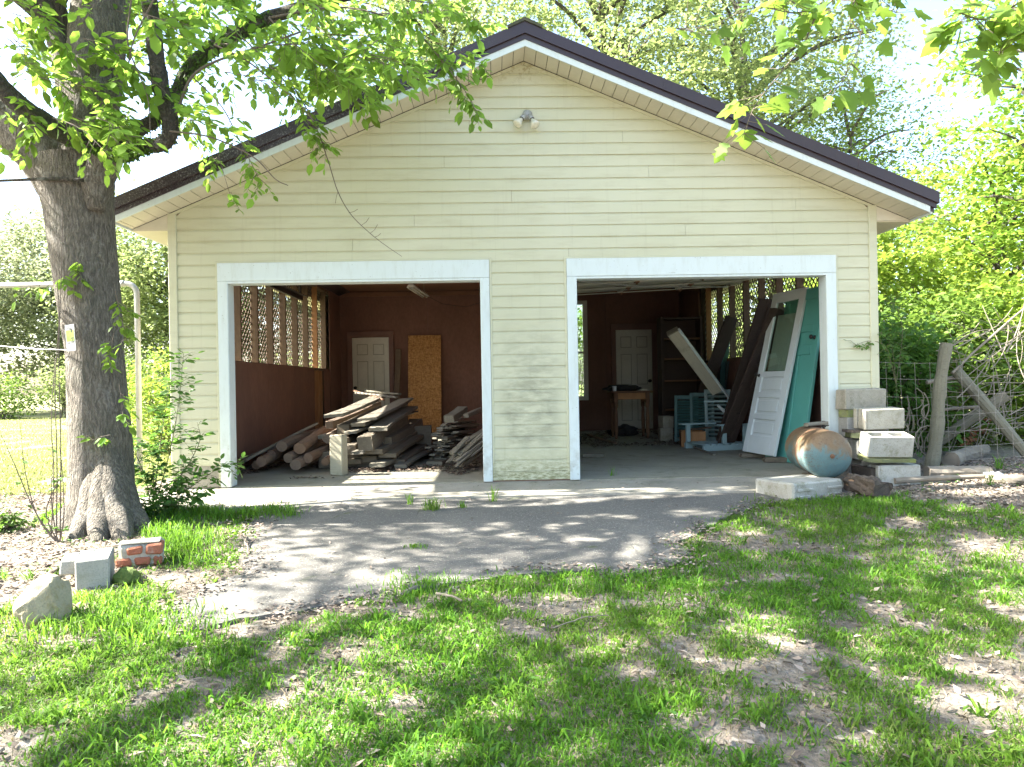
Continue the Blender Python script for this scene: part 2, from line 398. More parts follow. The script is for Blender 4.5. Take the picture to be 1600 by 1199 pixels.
make_bark('bark', (0.31, 0.275, 0.225), (0.20, 0.17, 0.135), (0.085, 0.088, 0.06))
make_bark('bark_mossy', (0.115, 0.10, 0.08), (0.075, 0.065, 0.052), (0.045, 0.062, 0.016), (5, 5, 4), 0.9)
make_bark('bark_far', (0.15, 0.13, 0.105), (0.10, 0.085, 0.07), (0.07, 0.08, 0.04), (4, 4, 1))
simple('twig', (0.16, 0.125, 0.095), (0.10, 0.08, 0.065), 8, 0.9, 0.3, 0.002, coord='world')
simple('twig_green', (0.12, 0.13, 0.05), (0.10, 0.09, 0.05), 8, 0.8, 0.2, 0.002, coord='world')
simple('dead_branch', (0.28, 0.24, 0.185), (0.165, 0.14, 0.11), 5, 0.95, 0.4, 0.004, coord='world', fine=40)
def make_weathered(name, c1, c2, tint, dark=0.6):
    t = NT(name); p = t.pos('object'); r = t.rnd()
    cb = t.n.new('ShaderNodeCombineXYZ'); t.l.new(t.math('MULTIPLY', r, 40.0), cb.inputs[1])
    v = t.mapping(p, (1.2, 22, 22), loc=cb.outputs[0]); n = t.noise(v, 2.5, 6, 0.7, 0.3)
    c = t.mix(t.ramp(n, [(0.3, 0), (0.7, 1)]), c1, c2)
    c = t.mix(t.math('MULTIPLY', r, 0.7), c, tint)
    c = t.mix(t.ramp(t.noise(v, 5, 4, 0.8), [(0.33, dark), (0.46, 0)]), c, tuple(k * 0.25 for k in c1))
    c = t.mix(t.ramp(t.noise(p, 5, 5, 0.7), [(0.55, 0), (0.75, 0.6)]), c, tuple(k * 0.5 for k in c2))
    return t.set(c, 0.92, bump=n, bs=0.4, bd=0.004)
make_weathered('old_board', (0.26, 0.235, 0.19), (0.16, 0.145, 0.115), (0.18, 0.16, 0.115))
make_weathered('old_beam', (0.20, 0.17, 0.125), (0.12, 0.10, 0.075), (0.15, 0.115, 0.07))
make_weathered('log_wood', (0.22, 0.165, 0.12), (0.15, 0.11, 0.08), (0.24, 0.14, 0.085))
make_weathered('brown_door', (0.075, 0.05, 0.037), (0.05, 0.034, 0.026), (0.065, 0.045, 0.035), 0.4)
make_weathered('table_wood', (0.20, 0.105, 0.055), (0.14, 0.07, 0.04), (0.17, 0.09, 0.05), 0.4)
make_weathered('post_wood', (0.25, 0.225, 0.175), (0.14, 0.125, 0.095), (0.18, 0.17, 0.115), 0.8)
make_weathered('pale_post', (0.46, 0.42, 0.31), (0.38, 0.34, 0.24), (0.40, 0.36, 0.26), 0.35)
make_weathered('cream_column', (0.56, 0.53, 0.40), (0.44, 0.41, 0.30), (0.46, 0.43, 0.33), 0.4)
def make_osb():
    t = NT('strand_board'); p = t.pos('object')
    a = t.voro(t.mapping(p, (30, 75, 30), (0, 0, 0.6)), 1.0, out=1); b = t.voro(t.mapping(p, (70, 28, 30), (0, 0, 0.3)), 1.0, out=1)
    x = t.sep(a)[0]; y = t.sep(b)[1]
    k = t.math('MULTIPLY', t.math('ADD', x, y), 0.5)
    c = t.ramp(k, [(0.15, (0.28, 0.13, 0.04)), (0.5, (0.44, 0.215, 0.065)), (0.85, (0.56, 0.31, 0.11))])
    return t.set(c, 0.8, bump=k, bs=0.2, bd=0.002)
make_osb()
def make_paint(name, c1, wear, amt=0.35, rough=0.5):
    t = NT(name); p = t.pos('object')
    n = t.noise(p, 2.0, 5, 0.65); w = t.noise(t.mapping(p, (9, 3, 9)), 3, 7, 0.8)
    c = t.mix(t.ramp(n, [(0.3, 0), (0.7, 1)]), c1, tuple(k * 0.86 for k in c1))
    c = t.mix(t.ramp(w, [(0.60, 0), (0.68, amt)]), c, wear)
    return t.set(c, rough, bump=t.noise(t.mapping(p, (20, 3, 20)), 5, 3), bs=0.08, bd=0.002)
make_paint('old_white', (0.70, 0.75, 0.74), (0.42, 0.42, 0.38))
make_paint('teal_paint', (0.115, 0.40, 0.34), (0.07, 0.20, 0.17), 0.3)
make_paint('teal_dark', (0.06, 0.15, 0.145), (0.22, 0.30, 0.28), 0.5)
make_paint('pale_blue', (0.33, 0.46, 0.47), (0.22, 0.24, 0.22), 0.6)
make_paint('slate_panel', (0.09, 0.115, 0.12), (0.06, 0.07, 0.07), 0.4)
make_paint('cream_metal', (0.60, 0.57, 0.45), (0.33, 0.25, 0.13), 0.8, 0.45)
make_paint('overhead_white', (0.62, 0.60, 0.50), (0.36, 0.27, 0.13), 0.6, 0.5)
def make_block(name, c1, c2, moss, amt):
    t = NT(name); p = t.pos(); o = t.pos('object')
    f = t.noise(o, 110, 3, 0.7); a = t.noise(o, 6, 6, 0.7)
    c = t.mix(t.ramp(a, [(0.35, 0), (0.7, 1)]), c1, c2)
    c = t.mix(t.ramp(f, [(0.36, 0.45), (0.5, 0)]), c, tuple(k * 0.45 for k in c1))
    c = t.mix(t.ramp(t.noise(p, 9, 6, 0.75), [(0.52, 0), (0.66, amt)]), c, moss)
    return t.set(c, 0.95, bump=t.math('ADD', f, t.math('MULTIPLY', a, 2.0)), bs=0.5, bd=0.006)
make_block('block_pale', (0.43, 0.405, 0.335), (0.34, 0.315, 0.25), (0.22, 0.205, 0.13), 0.7)
make_block('block_grey', (0.33, 0.325, 0.30), (0.25, 0.24, 0.215), (0.19, 0.19, 0.13), 0.6)
make_block('block_stained', (0.35, 0.325, 0.265), (0.24, 0.22, 0.17), (0.15, 0.145, 0.09), 0.7)
make_block('block_white', (0.46, 0.445, 0.395), (0.34, 0.325, 0.275), (0.20, 0.195, 0.12), 0.85)
make_block('mossy_slab', (0.20, 0.21, 0.11), (0.14, 0.15, 0.06), (0.22, 0.26, 0.06), 0.9)
make_block('moss_green', (0.10, 0.145, 0.03), (0.07, 0.10, 0.02), (0.16, 0.20, 0.05), 0.9)
make_block('field_stone', (0.34, 0.30, 0.205), (0.25, 0.215, 0.135), (0.22, 0.175, 0.075), 0.7)
make_block('brick_red', (0.36, 0.13, 0.07), (0.27, 0.10, 0.06), (0.40, 0.34, 0.28), 0.5)
make_block('mortar', (0.42, 0.40, 0.34), (0.34, 0.32, 0.26), (0.24, 0.25, 0.14), 0.6)
make_block('termite_clay', (0.36, 0.16, 0.085), (0.26, 0.11, 0.06), (0.42, 0.25, 0.15), 0.6)
make_block('rotten_bark', (0.055, 0.045, 0.038), (0.10, 0.075, 0.055), (0.16, 0.13, 0.10), 0.7)
make_block('rotten_wood', (0.33, 0.20, 0.11), (0.24, 0.15, 0.09), (0.12, 0.085, 0.06), 0.8)
def make_tank():
    t = NT('rusty_tank'); p = t.pos('object'); x, y, z = t.sep(p); n = t.noise(p, 5, 7, 0.72, 0.5)
    w_ = t.sep(t.pos())[2]; k = t.math('ADD', t.math('MULTIPLY', t.math('SUBTRACT', w_, 0.27), 1.5), n)
    c = t.ramp(k, [(0.30, (0.08, 0.15, 0.165)), (0.48, (0.105, 0.18, 0.185)), (0.56, (0.16, 0.14, 0.10)), (0.66, (0.19, 0.125, 0.065)), (0.90, (0.13, 0.08, 0.042))])
    sp = t.math('MULTIPLY', t.ramp(t.noise(p, 60, 5, 0.8), [(0.50, 0), (0.60, 0.9)]), t.ramp(t.noise(p, 7, 4), [(0.45, 0.15), (0.6, 1.0)])); c = t.mix(sp, c, (0.10, 0.055, 0.03))
    return t.set(c, 0.62, bump=t.noise(p, 30, 5), bs=0.25, bd=0.004)
make_tank()
def make_glass():
    t = NT('pane_glass'); t.n.remove(t.p)
    g = t.n.new('ShaderNodeBsdfGlossy'); g.inputs['Roughness'].default_value = 0.03; g.inputs['Color'].default_value = (0.9, 0.95, 0.92, 1)
    tr = t.n.new('ShaderNodeBsdfTransparent'); tr.inputs[0].default_value = (0.80, 0.86, 0.80, 1)
    lw = t.n.new('ShaderNodeLayerWeight'); lw.inputs[0].default_value = 0.25; fac = t.math('ADD', t.math('MULTIPLY', t.math('POWER', lw.outputs['Facing'], 3.0), 0.6), 0.10)
    mx = t.n.new('ShaderNodeMixShader'); t.l.new(fac, mx.inputs[0]); t.l.new(tr.outputs[0], mx.inputs[1]); t.l.new(g.outputs[0], mx.inputs[2]); t.l.new(mx.outputs[0], t.out.inputs[0])
make_glass()
simple('bulb_glass', (0.70, 0.68, 0.56), (0.62, 0.60, 0.48), 12, 0.15, 0.02, 0.001)
simple('paper', (0.75, 0.76, 0.74), (0.68, 0.69, 0.66), 9, 0.8, 0.05, 0.001)
simple('paper_green', (0.50, 0.60, 0.18), (0.45, 0.54, 0.16), 9, 0.8, 0.05, 0.001)
simple('ink', (0.08, 0.08, 0.09), (0.12, 0.12, 0.12), 9, 0.8, 0.05, 0.001)
simple('plastic_white', (0.7, 0.7, 0.68), (0.62, 0.62, 0.6), 9, 0.45, 0.05, 0.001)
simple('curtain', (0.55, 0.58, 0.56), (0.45, 0.48, 0.46), 4, 0.9, 0.1, 0.003, (12, 1, 1))
simple('black_cloth', (0.018, 0.017, 0.016), (0.03, 0.028, 0.025), 7, 0.9, 0.3, 0.006)
simple('fence_wire', (0.40, 0.36, 0.32), (0.26, 0.22, 0.19), 12, 0.8, 0.2, 0.002, metal=0.2)
simple('rust', (0.20, 0.10, 0.055), (0.13, 0.07, 0.04), 12, 0.9, 0.3, 0.003)
leaf_mat('leaf_tree', (0.105, 0.21, 0.03), (0.30, 0.48, 0.07), 0.5, 0.5)
leaf_mat('leaf_maple', (0.10, 0.19, 0.03), (0.28, 0.42, 0.06), 0.3, 0.5)
leaf_mat('leaf_bright', (0.135, 0.215, 0.035), (0.32, 0.44, 0.06), 0.6, 0.48, (0.24, 0.25, 0.05), 0.35)
leaf_mat('leaf_mid', (0.085, 0.155, 0.03), (0.20, 0.32, 0.05), 0.4, 0.4, (0.20, 0.22, 0.04), 0.3)
leaf_mat('leaf_dark', (0.055, 0.11, 0.025), (0.12, 0.22, 0.035), 0.4, 0.35, (0.14, 0.17, 0.03), 0.3)
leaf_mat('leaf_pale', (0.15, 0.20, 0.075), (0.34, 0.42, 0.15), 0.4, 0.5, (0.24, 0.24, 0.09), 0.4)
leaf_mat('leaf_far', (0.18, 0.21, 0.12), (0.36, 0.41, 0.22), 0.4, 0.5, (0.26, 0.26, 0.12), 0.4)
leaf_mat('leaf_shrub', (0.06, 0.14, 0.03), (0.15, 0.30, 0.05), 0.35, 0.4)
leaf_mat('grass_blade', (0.085, 0.20, 0.02), (0.21, 0.41, 0.04), 0.55, 0.45, (0.22, 0.21, 0.05), 0.35)
leaf_mat('grass_dry', (0.24, 0.20, 0.12), (0.22, 0.18, 0.10), 0.35, 0.25, (0.34, 0.28, 0.18), 0.4)
leaf_mat('grass_lawn', (0.20, 0.235, 0.08), (0.34, 0.39, 0.12), 0.35, 0.4, (0.26, 0.25, 0.07), 0.5)
def make_litter(name, a, b, c):
    t = NT(name); r = t.island()
    col = t.ramp(r, [(0.0, a), (0.5, b), (1.0, c)])
    return t.set(col, 0.9)
make_litter('leaf_litter', (0.10, 0.075, 0.058), (0.21, 0.165, 0.13), (0.36, 0.30, 0.245))
make_litter('leaf_litter_dark', (0.05, 0.035, 0.026), (0.11, 0.075, 0.055), (0.20, 0.15, 0.11))
M_ = MATS
# ================================================================ ground
DRIVE_PX = [(262,1002),(300,985),(345,975),(420,962),(500,950),(560,935),(610,942),(650,925),(700,912),(760,908),(830,900),(900,896),(960,902),(1010,892),(1082,878),(1066,850),(1098,832),(1150,806),(1195,790),(1330,776)]
drive = [PG(*p) for p in DRIVE_PX]
right_edge = [(3.3, -0.55), (3.3, -0.30)]
left_edge = [(-1.95, -0.30), (-1.95, -0.85)] + [tuple(PG(*p)[:2]) for p in ((395,815),(372,850),(382,872),(368,900),(330,918),(300,935),(258,955),(232,985))]
poly = [(p.x, p.y) for p in drive] + right_edge + left_edge
def ragged(poly, step, amp, seed, skip=lambda a, b: False):
    out = []
    for i in range(len(poly)):
        a = Vector(poly[i]).to_2d() if len(poly[i]) > 2 else Vector(poly[i]); b = Vector(poly[(i + 1) % len(poly)])
        L = (b - a).length; n = max(1, int(L / step)); nrm = Vector((-(b - a).y, (b - a).x)).normalized()
        for k in range(n):
            p = a.lerp(b, k / n)
            d = 0 if skip(a, b) else amp * (mnoise.noise(Vector((p.x * 3, p.y * 3, seed))) + 0.6 * mnoise.noise(Vector((p.x * 13, p.y * 13, seed + 5))))
            q = p + nrm * d; out.append((q.x, q.y))
    return out
DRIVE = ragged(poly, 0.04, 0.07, 1.3, lambda a, b: a.y > -0.6 and b.y > -0.6)
def inside(poly, X, Y):
    X = np.asarray(X); Y = np.asarray(Y); r = np.zeros(X.shape, bool); n = len(poly)
    x0, y0 = poly[-1]
    for x1, y1 in poly:
        if y1 != y0:
            c = ((y1 > Y) != (y0 > Y)) & (X < (x0 - x1) * (Y - y1) / (y0 - y1) + x1); r ^= c
        x0, y0 = x1, y1
    return r
POLYC = poly
def grid_ground():
    xs = np.unique(np.concatenate([np.linspace(-140, -14, 14), np.arange(-14, -5, 0.6), np.arange(-5, 6.5, 0.11), np.arange(6.5, 16, 0.8), np.linspace(16, 150, 14)]))
    ys = np.unique(np.concatenate([np.linspace(-60, -9, 10), np.arange(-8, 1.6, 0.11), np.arange(1.6, 24, 0.9), np.linspace(24, 260, 20)]))
    X, Y = np.meshgrid(xs, ys); Z = H(X, Y)
    bump = 0.05 * (vnoise(X, Y, 0.9, 1) - 0.5) + 0.03 * (vnoise(X, Y, 0.33, 2) - 0.5)
    near = (np.abs(X) < 9) & (Y > -9) & (Y < 2)
    ins = inside([(x, y) for x, y in POLYC], X, Y) | ((X > -3.6) & (X < 4.1) & (Y > -1.0) & (Y < 7.2))
    # soften: keep flat near the driveway
    k = np.where(ins, 0.0, 1.0)
    for _ in range(3):
        k2 = k.copy(); k2[1:-1, 1:-1] = np.minimum.reduce([k[1:-1, 1:-1], k[:-2, 1:-1], k[2:, 1:-1], k[1:-1, :-2], k[1:-1, 2:]]) * 0.6 + k[1:-1, 1:-1] * 0.4; k = k2
    Z = Z + bump * k * near + np.where(ins, -0.02, 0)
    # root flare mound
    tx, ty = -3.62, -1.40
    Z = Z + 0.05 * np.exp(-((X - tx) ** 2 + (Y - ty) ** 2) / 0.5)
    Z = Z + np.where((X > -3.05) & (X < 3.7) & (Y > 0.1) & (Y < 7), -0.3, 0)
    ny, nx = X.shape
    V = np.stack([X, Y, Z], -1).reshape(-1, 3); i = np.arange(ny * nx).reshape(ny, nx)
    Fc = np.stack([i[:-1, :-1], i[:-1, 1:], i[1:, 1:], i[1:, :-1]], -1).reshape(-1, 4)
    o = bpy.data.objects.new('ground', array_mesh('ground', V, Fc, 4, M_['soil'], True)); COL.objects.link(o)
    tag(o, 'bare soil and lawn ground', kind='structure')
    return X, Y, Z, xs, ys
GX, GY, GZ, gxs, gys = grid_ground()
def ground_z(x, y):
    """interpolated height of the built ground"""
    x = np.asarray(x, float); y = np.asarray(y, float)
    i = np.clip(np.searchsorted(gxs, x) - 1, 0, len(gxs) - 2); j = np.clip(np.searchsorted(gys, y) - 1, 0, len(gys) - 2)
    fx = (x - gxs[i]) / (gxs[i + 1] - gxs[i]); fy = (y - gys[j]) / (gys[j + 1] - gys[j])
    return (GZ[j, i] * (1 - fx) + GZ[j, i + 1] * fx) * (1 - fy) + (GZ[j + 1, i] * (1 - fx) + GZ[j + 1, i + 1] * fx) * fy
def gz(x, y): return float(ground_z(x, y))
# driveway: ragged sheet with a thin edge
bm = bmesh.new()
vs = [bm.verts.new((x, y, Hs(x, y) + 0.012)) for x, y in DRIVE]
es = [bm.edges.new((vs[i], vs[(i + 1) % len(vs)])) for i in range(len(vs))]
bmesh.ops.triangle_fill(bm, use_beauty=True, edges=es, normal=(0, 0, 1))
ext = bmesh.ops.extrude_edge_only(bm, edges=es)
for v in [g for g in ext['geom'] if isinstance(g, bmesh.types.BMVert)]: v.co.z -= 0.09
bmesh.ops.recalc_face_normals(bm, faces=bm.faces)
me = bpy.data.meshes.new('driveway'); bm.to_mesh(me); bm.free(); me.materials.append(M_['driveway'])
o = bpy.data.objects.new('driveway', me); COL.objects.link(o); tag(o, 'cracked grey exposed aggregate driveway', kind='structure')
# concrete apron strip in front of the doors, sloping away
m = MB()
xs = [-3.28, -2.6, -1.94, -1.2, 0, 1.2, 2.4, 3.32, 3.95]
def ap_y(x): return -0.84 if x < -1.9 else -0.62
vs = []
for x in xs:
    y = ap_y(x) + 0.02 * math.sin(x * 5)
    vs += [(x, -0.001, -0.006), (x, y, Hs(x, y) + 0.022), (x, y - 0.012, -0.32)]
fs = []
for i in range(len(xs) - 1):
    for k in (0, 1): fs.append((3 * i + k, 3 * i + k + 1, 3 * i + k + 4, 3 * i + k + 3))
fs += [(0, 1, 2), (3 * len(xs) - 3, 3 * len(xs) - 2, 3 * len(xs) - 1)]
m.add(vs, fs); tag(m.build('concrete_apron', M_['apron_concrete']), 'stained concrete apron strip in front of the garage doors', kind='structure')

# ================================================================ garage
XL, XR, XC = -3.105, 3.79, 0.3425
ZA, ZC, SLOPE = 4.097, 2.65, 0.42        # soffit apex, soffit at corner, pitch
YB = 7.0; OH = 0.355; EH = 0.375
def soff(x): return ZA - SLOPE * abs(x - XC)
G = empty('garage', (XC, 0, 0), 0, 'cream vinyl sided two bay garage with open doorways and brown metal roof', 'garage')
m = MB().box(XL + 0.01, XR - 0.01, 0, YB + 0.1, -0.35, 0.0); m.build('floor_slab', M_['floor_concrete'], G)
DO = [(-2.65, -0.03, -2.555, -0.118), (0.725, 3.385, 0.82, 3.287)]     # casing outer / clear opening
HT, HB = 2.165, 1.99
# front wall sheathing behind the siding
m = MB()
m.box(XL, -2.56, 0.0, 0.10, 0.0, HB + 0.004); m.box(-0.113, 0.815, 0.0, 0.10, 0.0, HB + 0.004); m.box(3.292, XR, 0.0, 0.10, 0.0, HB + 0.004)
m.prism([(XL, HB + 0.004), (XR, HB + 0.004), (XR, ZC + 0.0), (XC, ZA + 0.0), (XL, ZC + 0.0)], 0.0, 0.10)
FWALL = m.build('front_wall', M_['wall_brown'], G)
# siding courses
EXP = 0.1142; Z0 = 0.098
def course(name, zb, zt, xl, xr, jitter=0.0):
    """dutch lap plank, ends follow functions of height"""
    prof = [(-0.0030, zt + 0.008), (-0.0055, zt - 0.004), (-0.0130, zt - 0.026), (-0.0150, zb + 0.010), (-0.0165, zb + 0.001), (-0.0150, zb), (-0.0030, zb + 0.001)]
    mm = MB(); n = len(prof)
    L = [(xl(z), y + jitter, z) for y, z in prof]; R = [(xr(z), y + jitter, z) for y, z in prof]
    mm.add(L + R, [(i, (i + 1) % n, n + (i + 1) % n, n + i) for i in range(n)] + [tuple(range(n)), tuple(range(2 * n - 1, n - 1, -1))])
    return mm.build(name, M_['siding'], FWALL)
def gl(z): return max(XL + 0.068, XC - (ZA - 0.014 - z) / SLOPE)
def gr(z): return min(XR - 0.068, XC + (ZA - 0.014 - z) / SLOPE)
rs = random.Random(3)
seams = {}
k = 0; zb = Z0
SEAMX = [1.3, -0.2, -2.05, 2.6, 0.75, -1.35, 1.9, -0.75, 3.0, 0.2, -2.4, 1.55, -0.45, 2.2]
m = MB().cbox(-0.012, 0.712, -0.014, -0.003, 0.012, Z0 - 0.002, 0.002); m.build('starter_strip', M_['siding'], FWALL)
while zb < ZA - 0.03:
    zt = min(zb + EXP, ZA - 0.02); j = rs.uniform(-0.0006, 0.0006)
    if zb < HT - 0.02:
        cut = zt > HT + 0.001
        zt_ = zt
        for a, b in ((lambda z: XL + 0.068, lambda z: -2.672), (lambda z: -0.008, lambda z: 0.703), (lambda z: 3.407, lambda z: XR - 0.068)):
            if not cut and not (zb < 0.2 and a(0) != -0.008): course('siding_plank', zb, zt, a, b, j)
        if cut:   # this course runs above the headers: notch it by splitting at the header line
            for a, b in ((lambda z: XL + 0.068, lambda z: -2.672), (lambda z: -0.008, lambda z: 0.703), (lambda z: 3.407, lambda z: XR - 0.068)):
                course('siding_plank', zb, HT + 0.012, a, b, j)
            course('siding_plank', HT + 0.020, zt, gl, gr, j)
    else:
        if zb < 3.55:
            sx = SEAMX[k % len(SEAMX)]
            if gl(zt) + 0.3 < sx < gr(zt) - 0.3:
                course('siding_plank', zb, zt, gl, lambda z, s=sx: s, j); course('siding_plank', zb, zt, lambda z, s=sx: s + 0.0025, gr, j + 0.0012)
            else: course('siding_plank', zb, zt, gl, gr, j)
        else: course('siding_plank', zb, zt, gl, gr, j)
    zb += EXP; k += 1
# channel trim round the doorways, corner posts, rake channel
for xa, xb, ia, ib in DO:
    mm = MB(); mm.cbox(xa - 0.022, xa - 0.001, -0.021, -0.001, 0.012, HT + 0.020, 0.003); mm.build('channel_trim', M_['siding'], FWALL)
    mm = MB(); mm.cbox(xb + 0.001, xb + 0.022, -0.021, -0.001, 0.012, HT + 0.020, 0.003); mm.build('channel_trim', M_['siding'], FWALL)
    mm = MB(); mm.cbox(xa - 0.022, xb + 0.022, -0.0215, -0.001, HT + 0.0005, HT + 0.019, 0.003); mm.build('channel_trim', M_['siding'], FWALL)
for xa, xb in ((XL - 0.012, XL + 0.070), (XR - 0.070, XR + 0.012)):
    mm = MB(); zt = soff(XL + 0.03) + 0.0
    mm.cbox(xa, xb, -0.026, 0.06, 0.01, ZC + 0.004, 0.005); mm.build('corner_post', M_['siding'], FWALL)
for xa, xb in ((XL + 0.071, -2.673), (3.408, XR - 0.071)):
    MB().cbox(xa, xb, -0.006, -0.0005, 0.004, Z0 + EXP - 0.001, 0.002).build('foundation_curb', M_['apron_concrete'], FWALL)
def rake_strip(name, mat, parent, y0, y1, h0, h1, x_out, x_in=0.0, b=0.0, up=0.0):
    """strip following both gable slopes; h0/h1 vertical offsets from the soffit line; one object for each slope"""
    for sgn in (-1, 1):
        xo = XC + sgn * x_out; xi = XC + sgn * x_in
        zo = ZA - SLOPE * x_out; zi = ZA - SLOPE * x_in
        mm = MB().prism([(xi, zi + h0), (xo, zo + h0), (xo, zo + h1), (xi, zi + h1)], y0, y1); mm.build(name, mat, parent)
HW = (XR - XL) / 2
rake_strip('rake_channel', M_['siding'], FWALL, -0.024, -0.002, -0.034, -0.006, HW - 0.03)
# door casings and jambs (white)
for xa, xb, ia, ib in DO:
    C = MB(); C.cbox(xa, xb, -0.030, -0.0005, HB, HT, 0.003); cas = C.build('door_casing', M_['white_trim'], G)
    MB().cbox(xa, ia, -0.0285, -0.0005, 0.004, HB - 0.001, 0.003).build('casing_board', M_['white_trim'], cas)
    MB().cbox(ib, xb, -0.0285, -0.0005, 0.004, HB - 0.001, 0.003).build('casing_board', M_['white_trim'], cas)
    MB().cbox(ia - 0.02, ia + 0.003, -0.024, 0.135, 0.004, HB - 0.024, 0.002).build('jamb_board', M_['white_trim'], cas)
    MB().cbox(ib - 0.003, ib + 0.02, -0.024, 0.135, 0.004, HB - 0.024, 0.002).build('jamb_board', M_['white_trim'], cas)
    MB().cbox(ia - 0.018, ib + 0.018, -0.024, 0.135, HB - 0.0235, HB - 0.0012, 0.002).build('head_jamb', M_['white_trim'], cas)
# roof
m = MB()
XO = HW + EH + 0.01
for sgn in (-1, 1):
    xo = XC + sgn * XO; zo = ZA - SLOPE * XO
    m.prism([(XC, ZA + 0.012), (xo, zo + 0.012), (xo, zo + 0.195), (XC, ZA + 0.195)], -OH + 0.012, YB + 0.4)
ROOF = m.build('roof', M_['roof_metal'], G)
rake_strip('rake_trim', M_['roof_metal'], ROOF, -OH - 0.030, -OH + 0.010, 0.098, 0.205, XO + 0.03)
rake_strip('rake_lip', M_['roof_metal'], ROOF, -OH - 0.010, -OH + 0.011, 0.048, 0.0975, XO + 0.012)
rake_strip('fascia_board', M_['white_trim'], ROOF, -OH - 0.002, -OH + 0.011, -0.012, 0.050, XO - 0.045)
# standing seams over the roof
for sgn in (-1, 1):
    for k, y in enumerate(np.arange(-0.1, YB + 0.4, 0.4)):
        mm = MB().prism([(XC, ZA + 0.192), (XC + sgn * XO, ZA - SLOPE * XO + 0.192), (XC + sgn * XO, ZA - SLOPE * XO + 0.22), (XC, ZA + 0.22)], y, y + 0.03)
        mm.build('roof_seam', M_['roof_metal'], ROOF)
# seam straps on the rake trim
for sgn, d in ((-1, 2.1), (1, 1.28), (1, 3.1), (-1, 0.4)):
    x = XC + sgn * d; z = soff(x)
    mm = MB().prism([(x, z + 0.097), (x + 0.02, soff(x + 0.02) + 0.097), (x + 0.02, soff(x + 0.02) + 0.207), (x, z + 0.207)], -OH - 0.0325, -OH - 0.029)
    mm.build('trim_joint', M_['roof_metal'], ROOF)
# ridge cap
m = MB()
for y in np.arange(-0.40, YB + 0.4, 0.31):
    m.prism([(XC - 0.16, ZA + 0.135), (XC, ZA + 0.206), (XC + 0.16, ZA + 0.135), (XC + 0.165, ZA + 0.160), (XC, ZA + 0.236 + 0.004 * math.sin(y * 9)), (XC - 0.165, ZA + 0.160)], y, y + 0.305)
m.build('ridge_cap', M_['ridge_moss'], ROOF)
# soffit: backing and panels
PW = 0.1075
for sgn in (-1, 1):
    d = 0.0; i = 0
    while d < HW + EH - 0.06:
        d1 = min(d + PW - 0.004, HW + EH - 0.03)
        xa, xb = XC + sgn * (d + 0.002), XC + sgn * d1
        mm = MB().prism([(xa, soff(xa)), (xb, soff(xb)), (xb, soff(xb) + 0.009), (xa, soff(xa) + 0.009)], -OH + 0.0115, -0.026)
        mm.build('soffit_panel', M_['soffit'], ROOF)
        d += PW; i += 1
rake_strip('soffit_backing', M_['dark_metal'], ROOF, -OH + 0.013, -0.001, 0.0095, 0.0118, HW + EH - 0.02)
# boxed eave returns along both sides
for sgn in (-1, 1):
    xw = XC + sgn * (HW + 0.012); xo = XC + sgn * (HW + EH - 0.02); zl = soff(xo)
    mm = MB().prism([(xw, soff(xw) - 0.003), (xo, zl - 0.003), (xw, zl - 0.003)], -0.020, -0.004); mm.build('eave_return', M_['soffit'], ROOF)
    mm = MB().box(min(xw, xo), max(xw, xo), -0.004, YB + 0.3, zl - 0.012, zl - 0.0035); mm.build('eave_soffit', M_['soffit'], ROOF)
    mm = MB().box(min(xo, xo + sgn * 0.02), max(xo, xo + sgn * 0.02), -OH + 0.02, YB + 0.3, zl - 0.013, zl + 0.05); mm.build('eave_fascia', M_['white_trim'], ROOF)
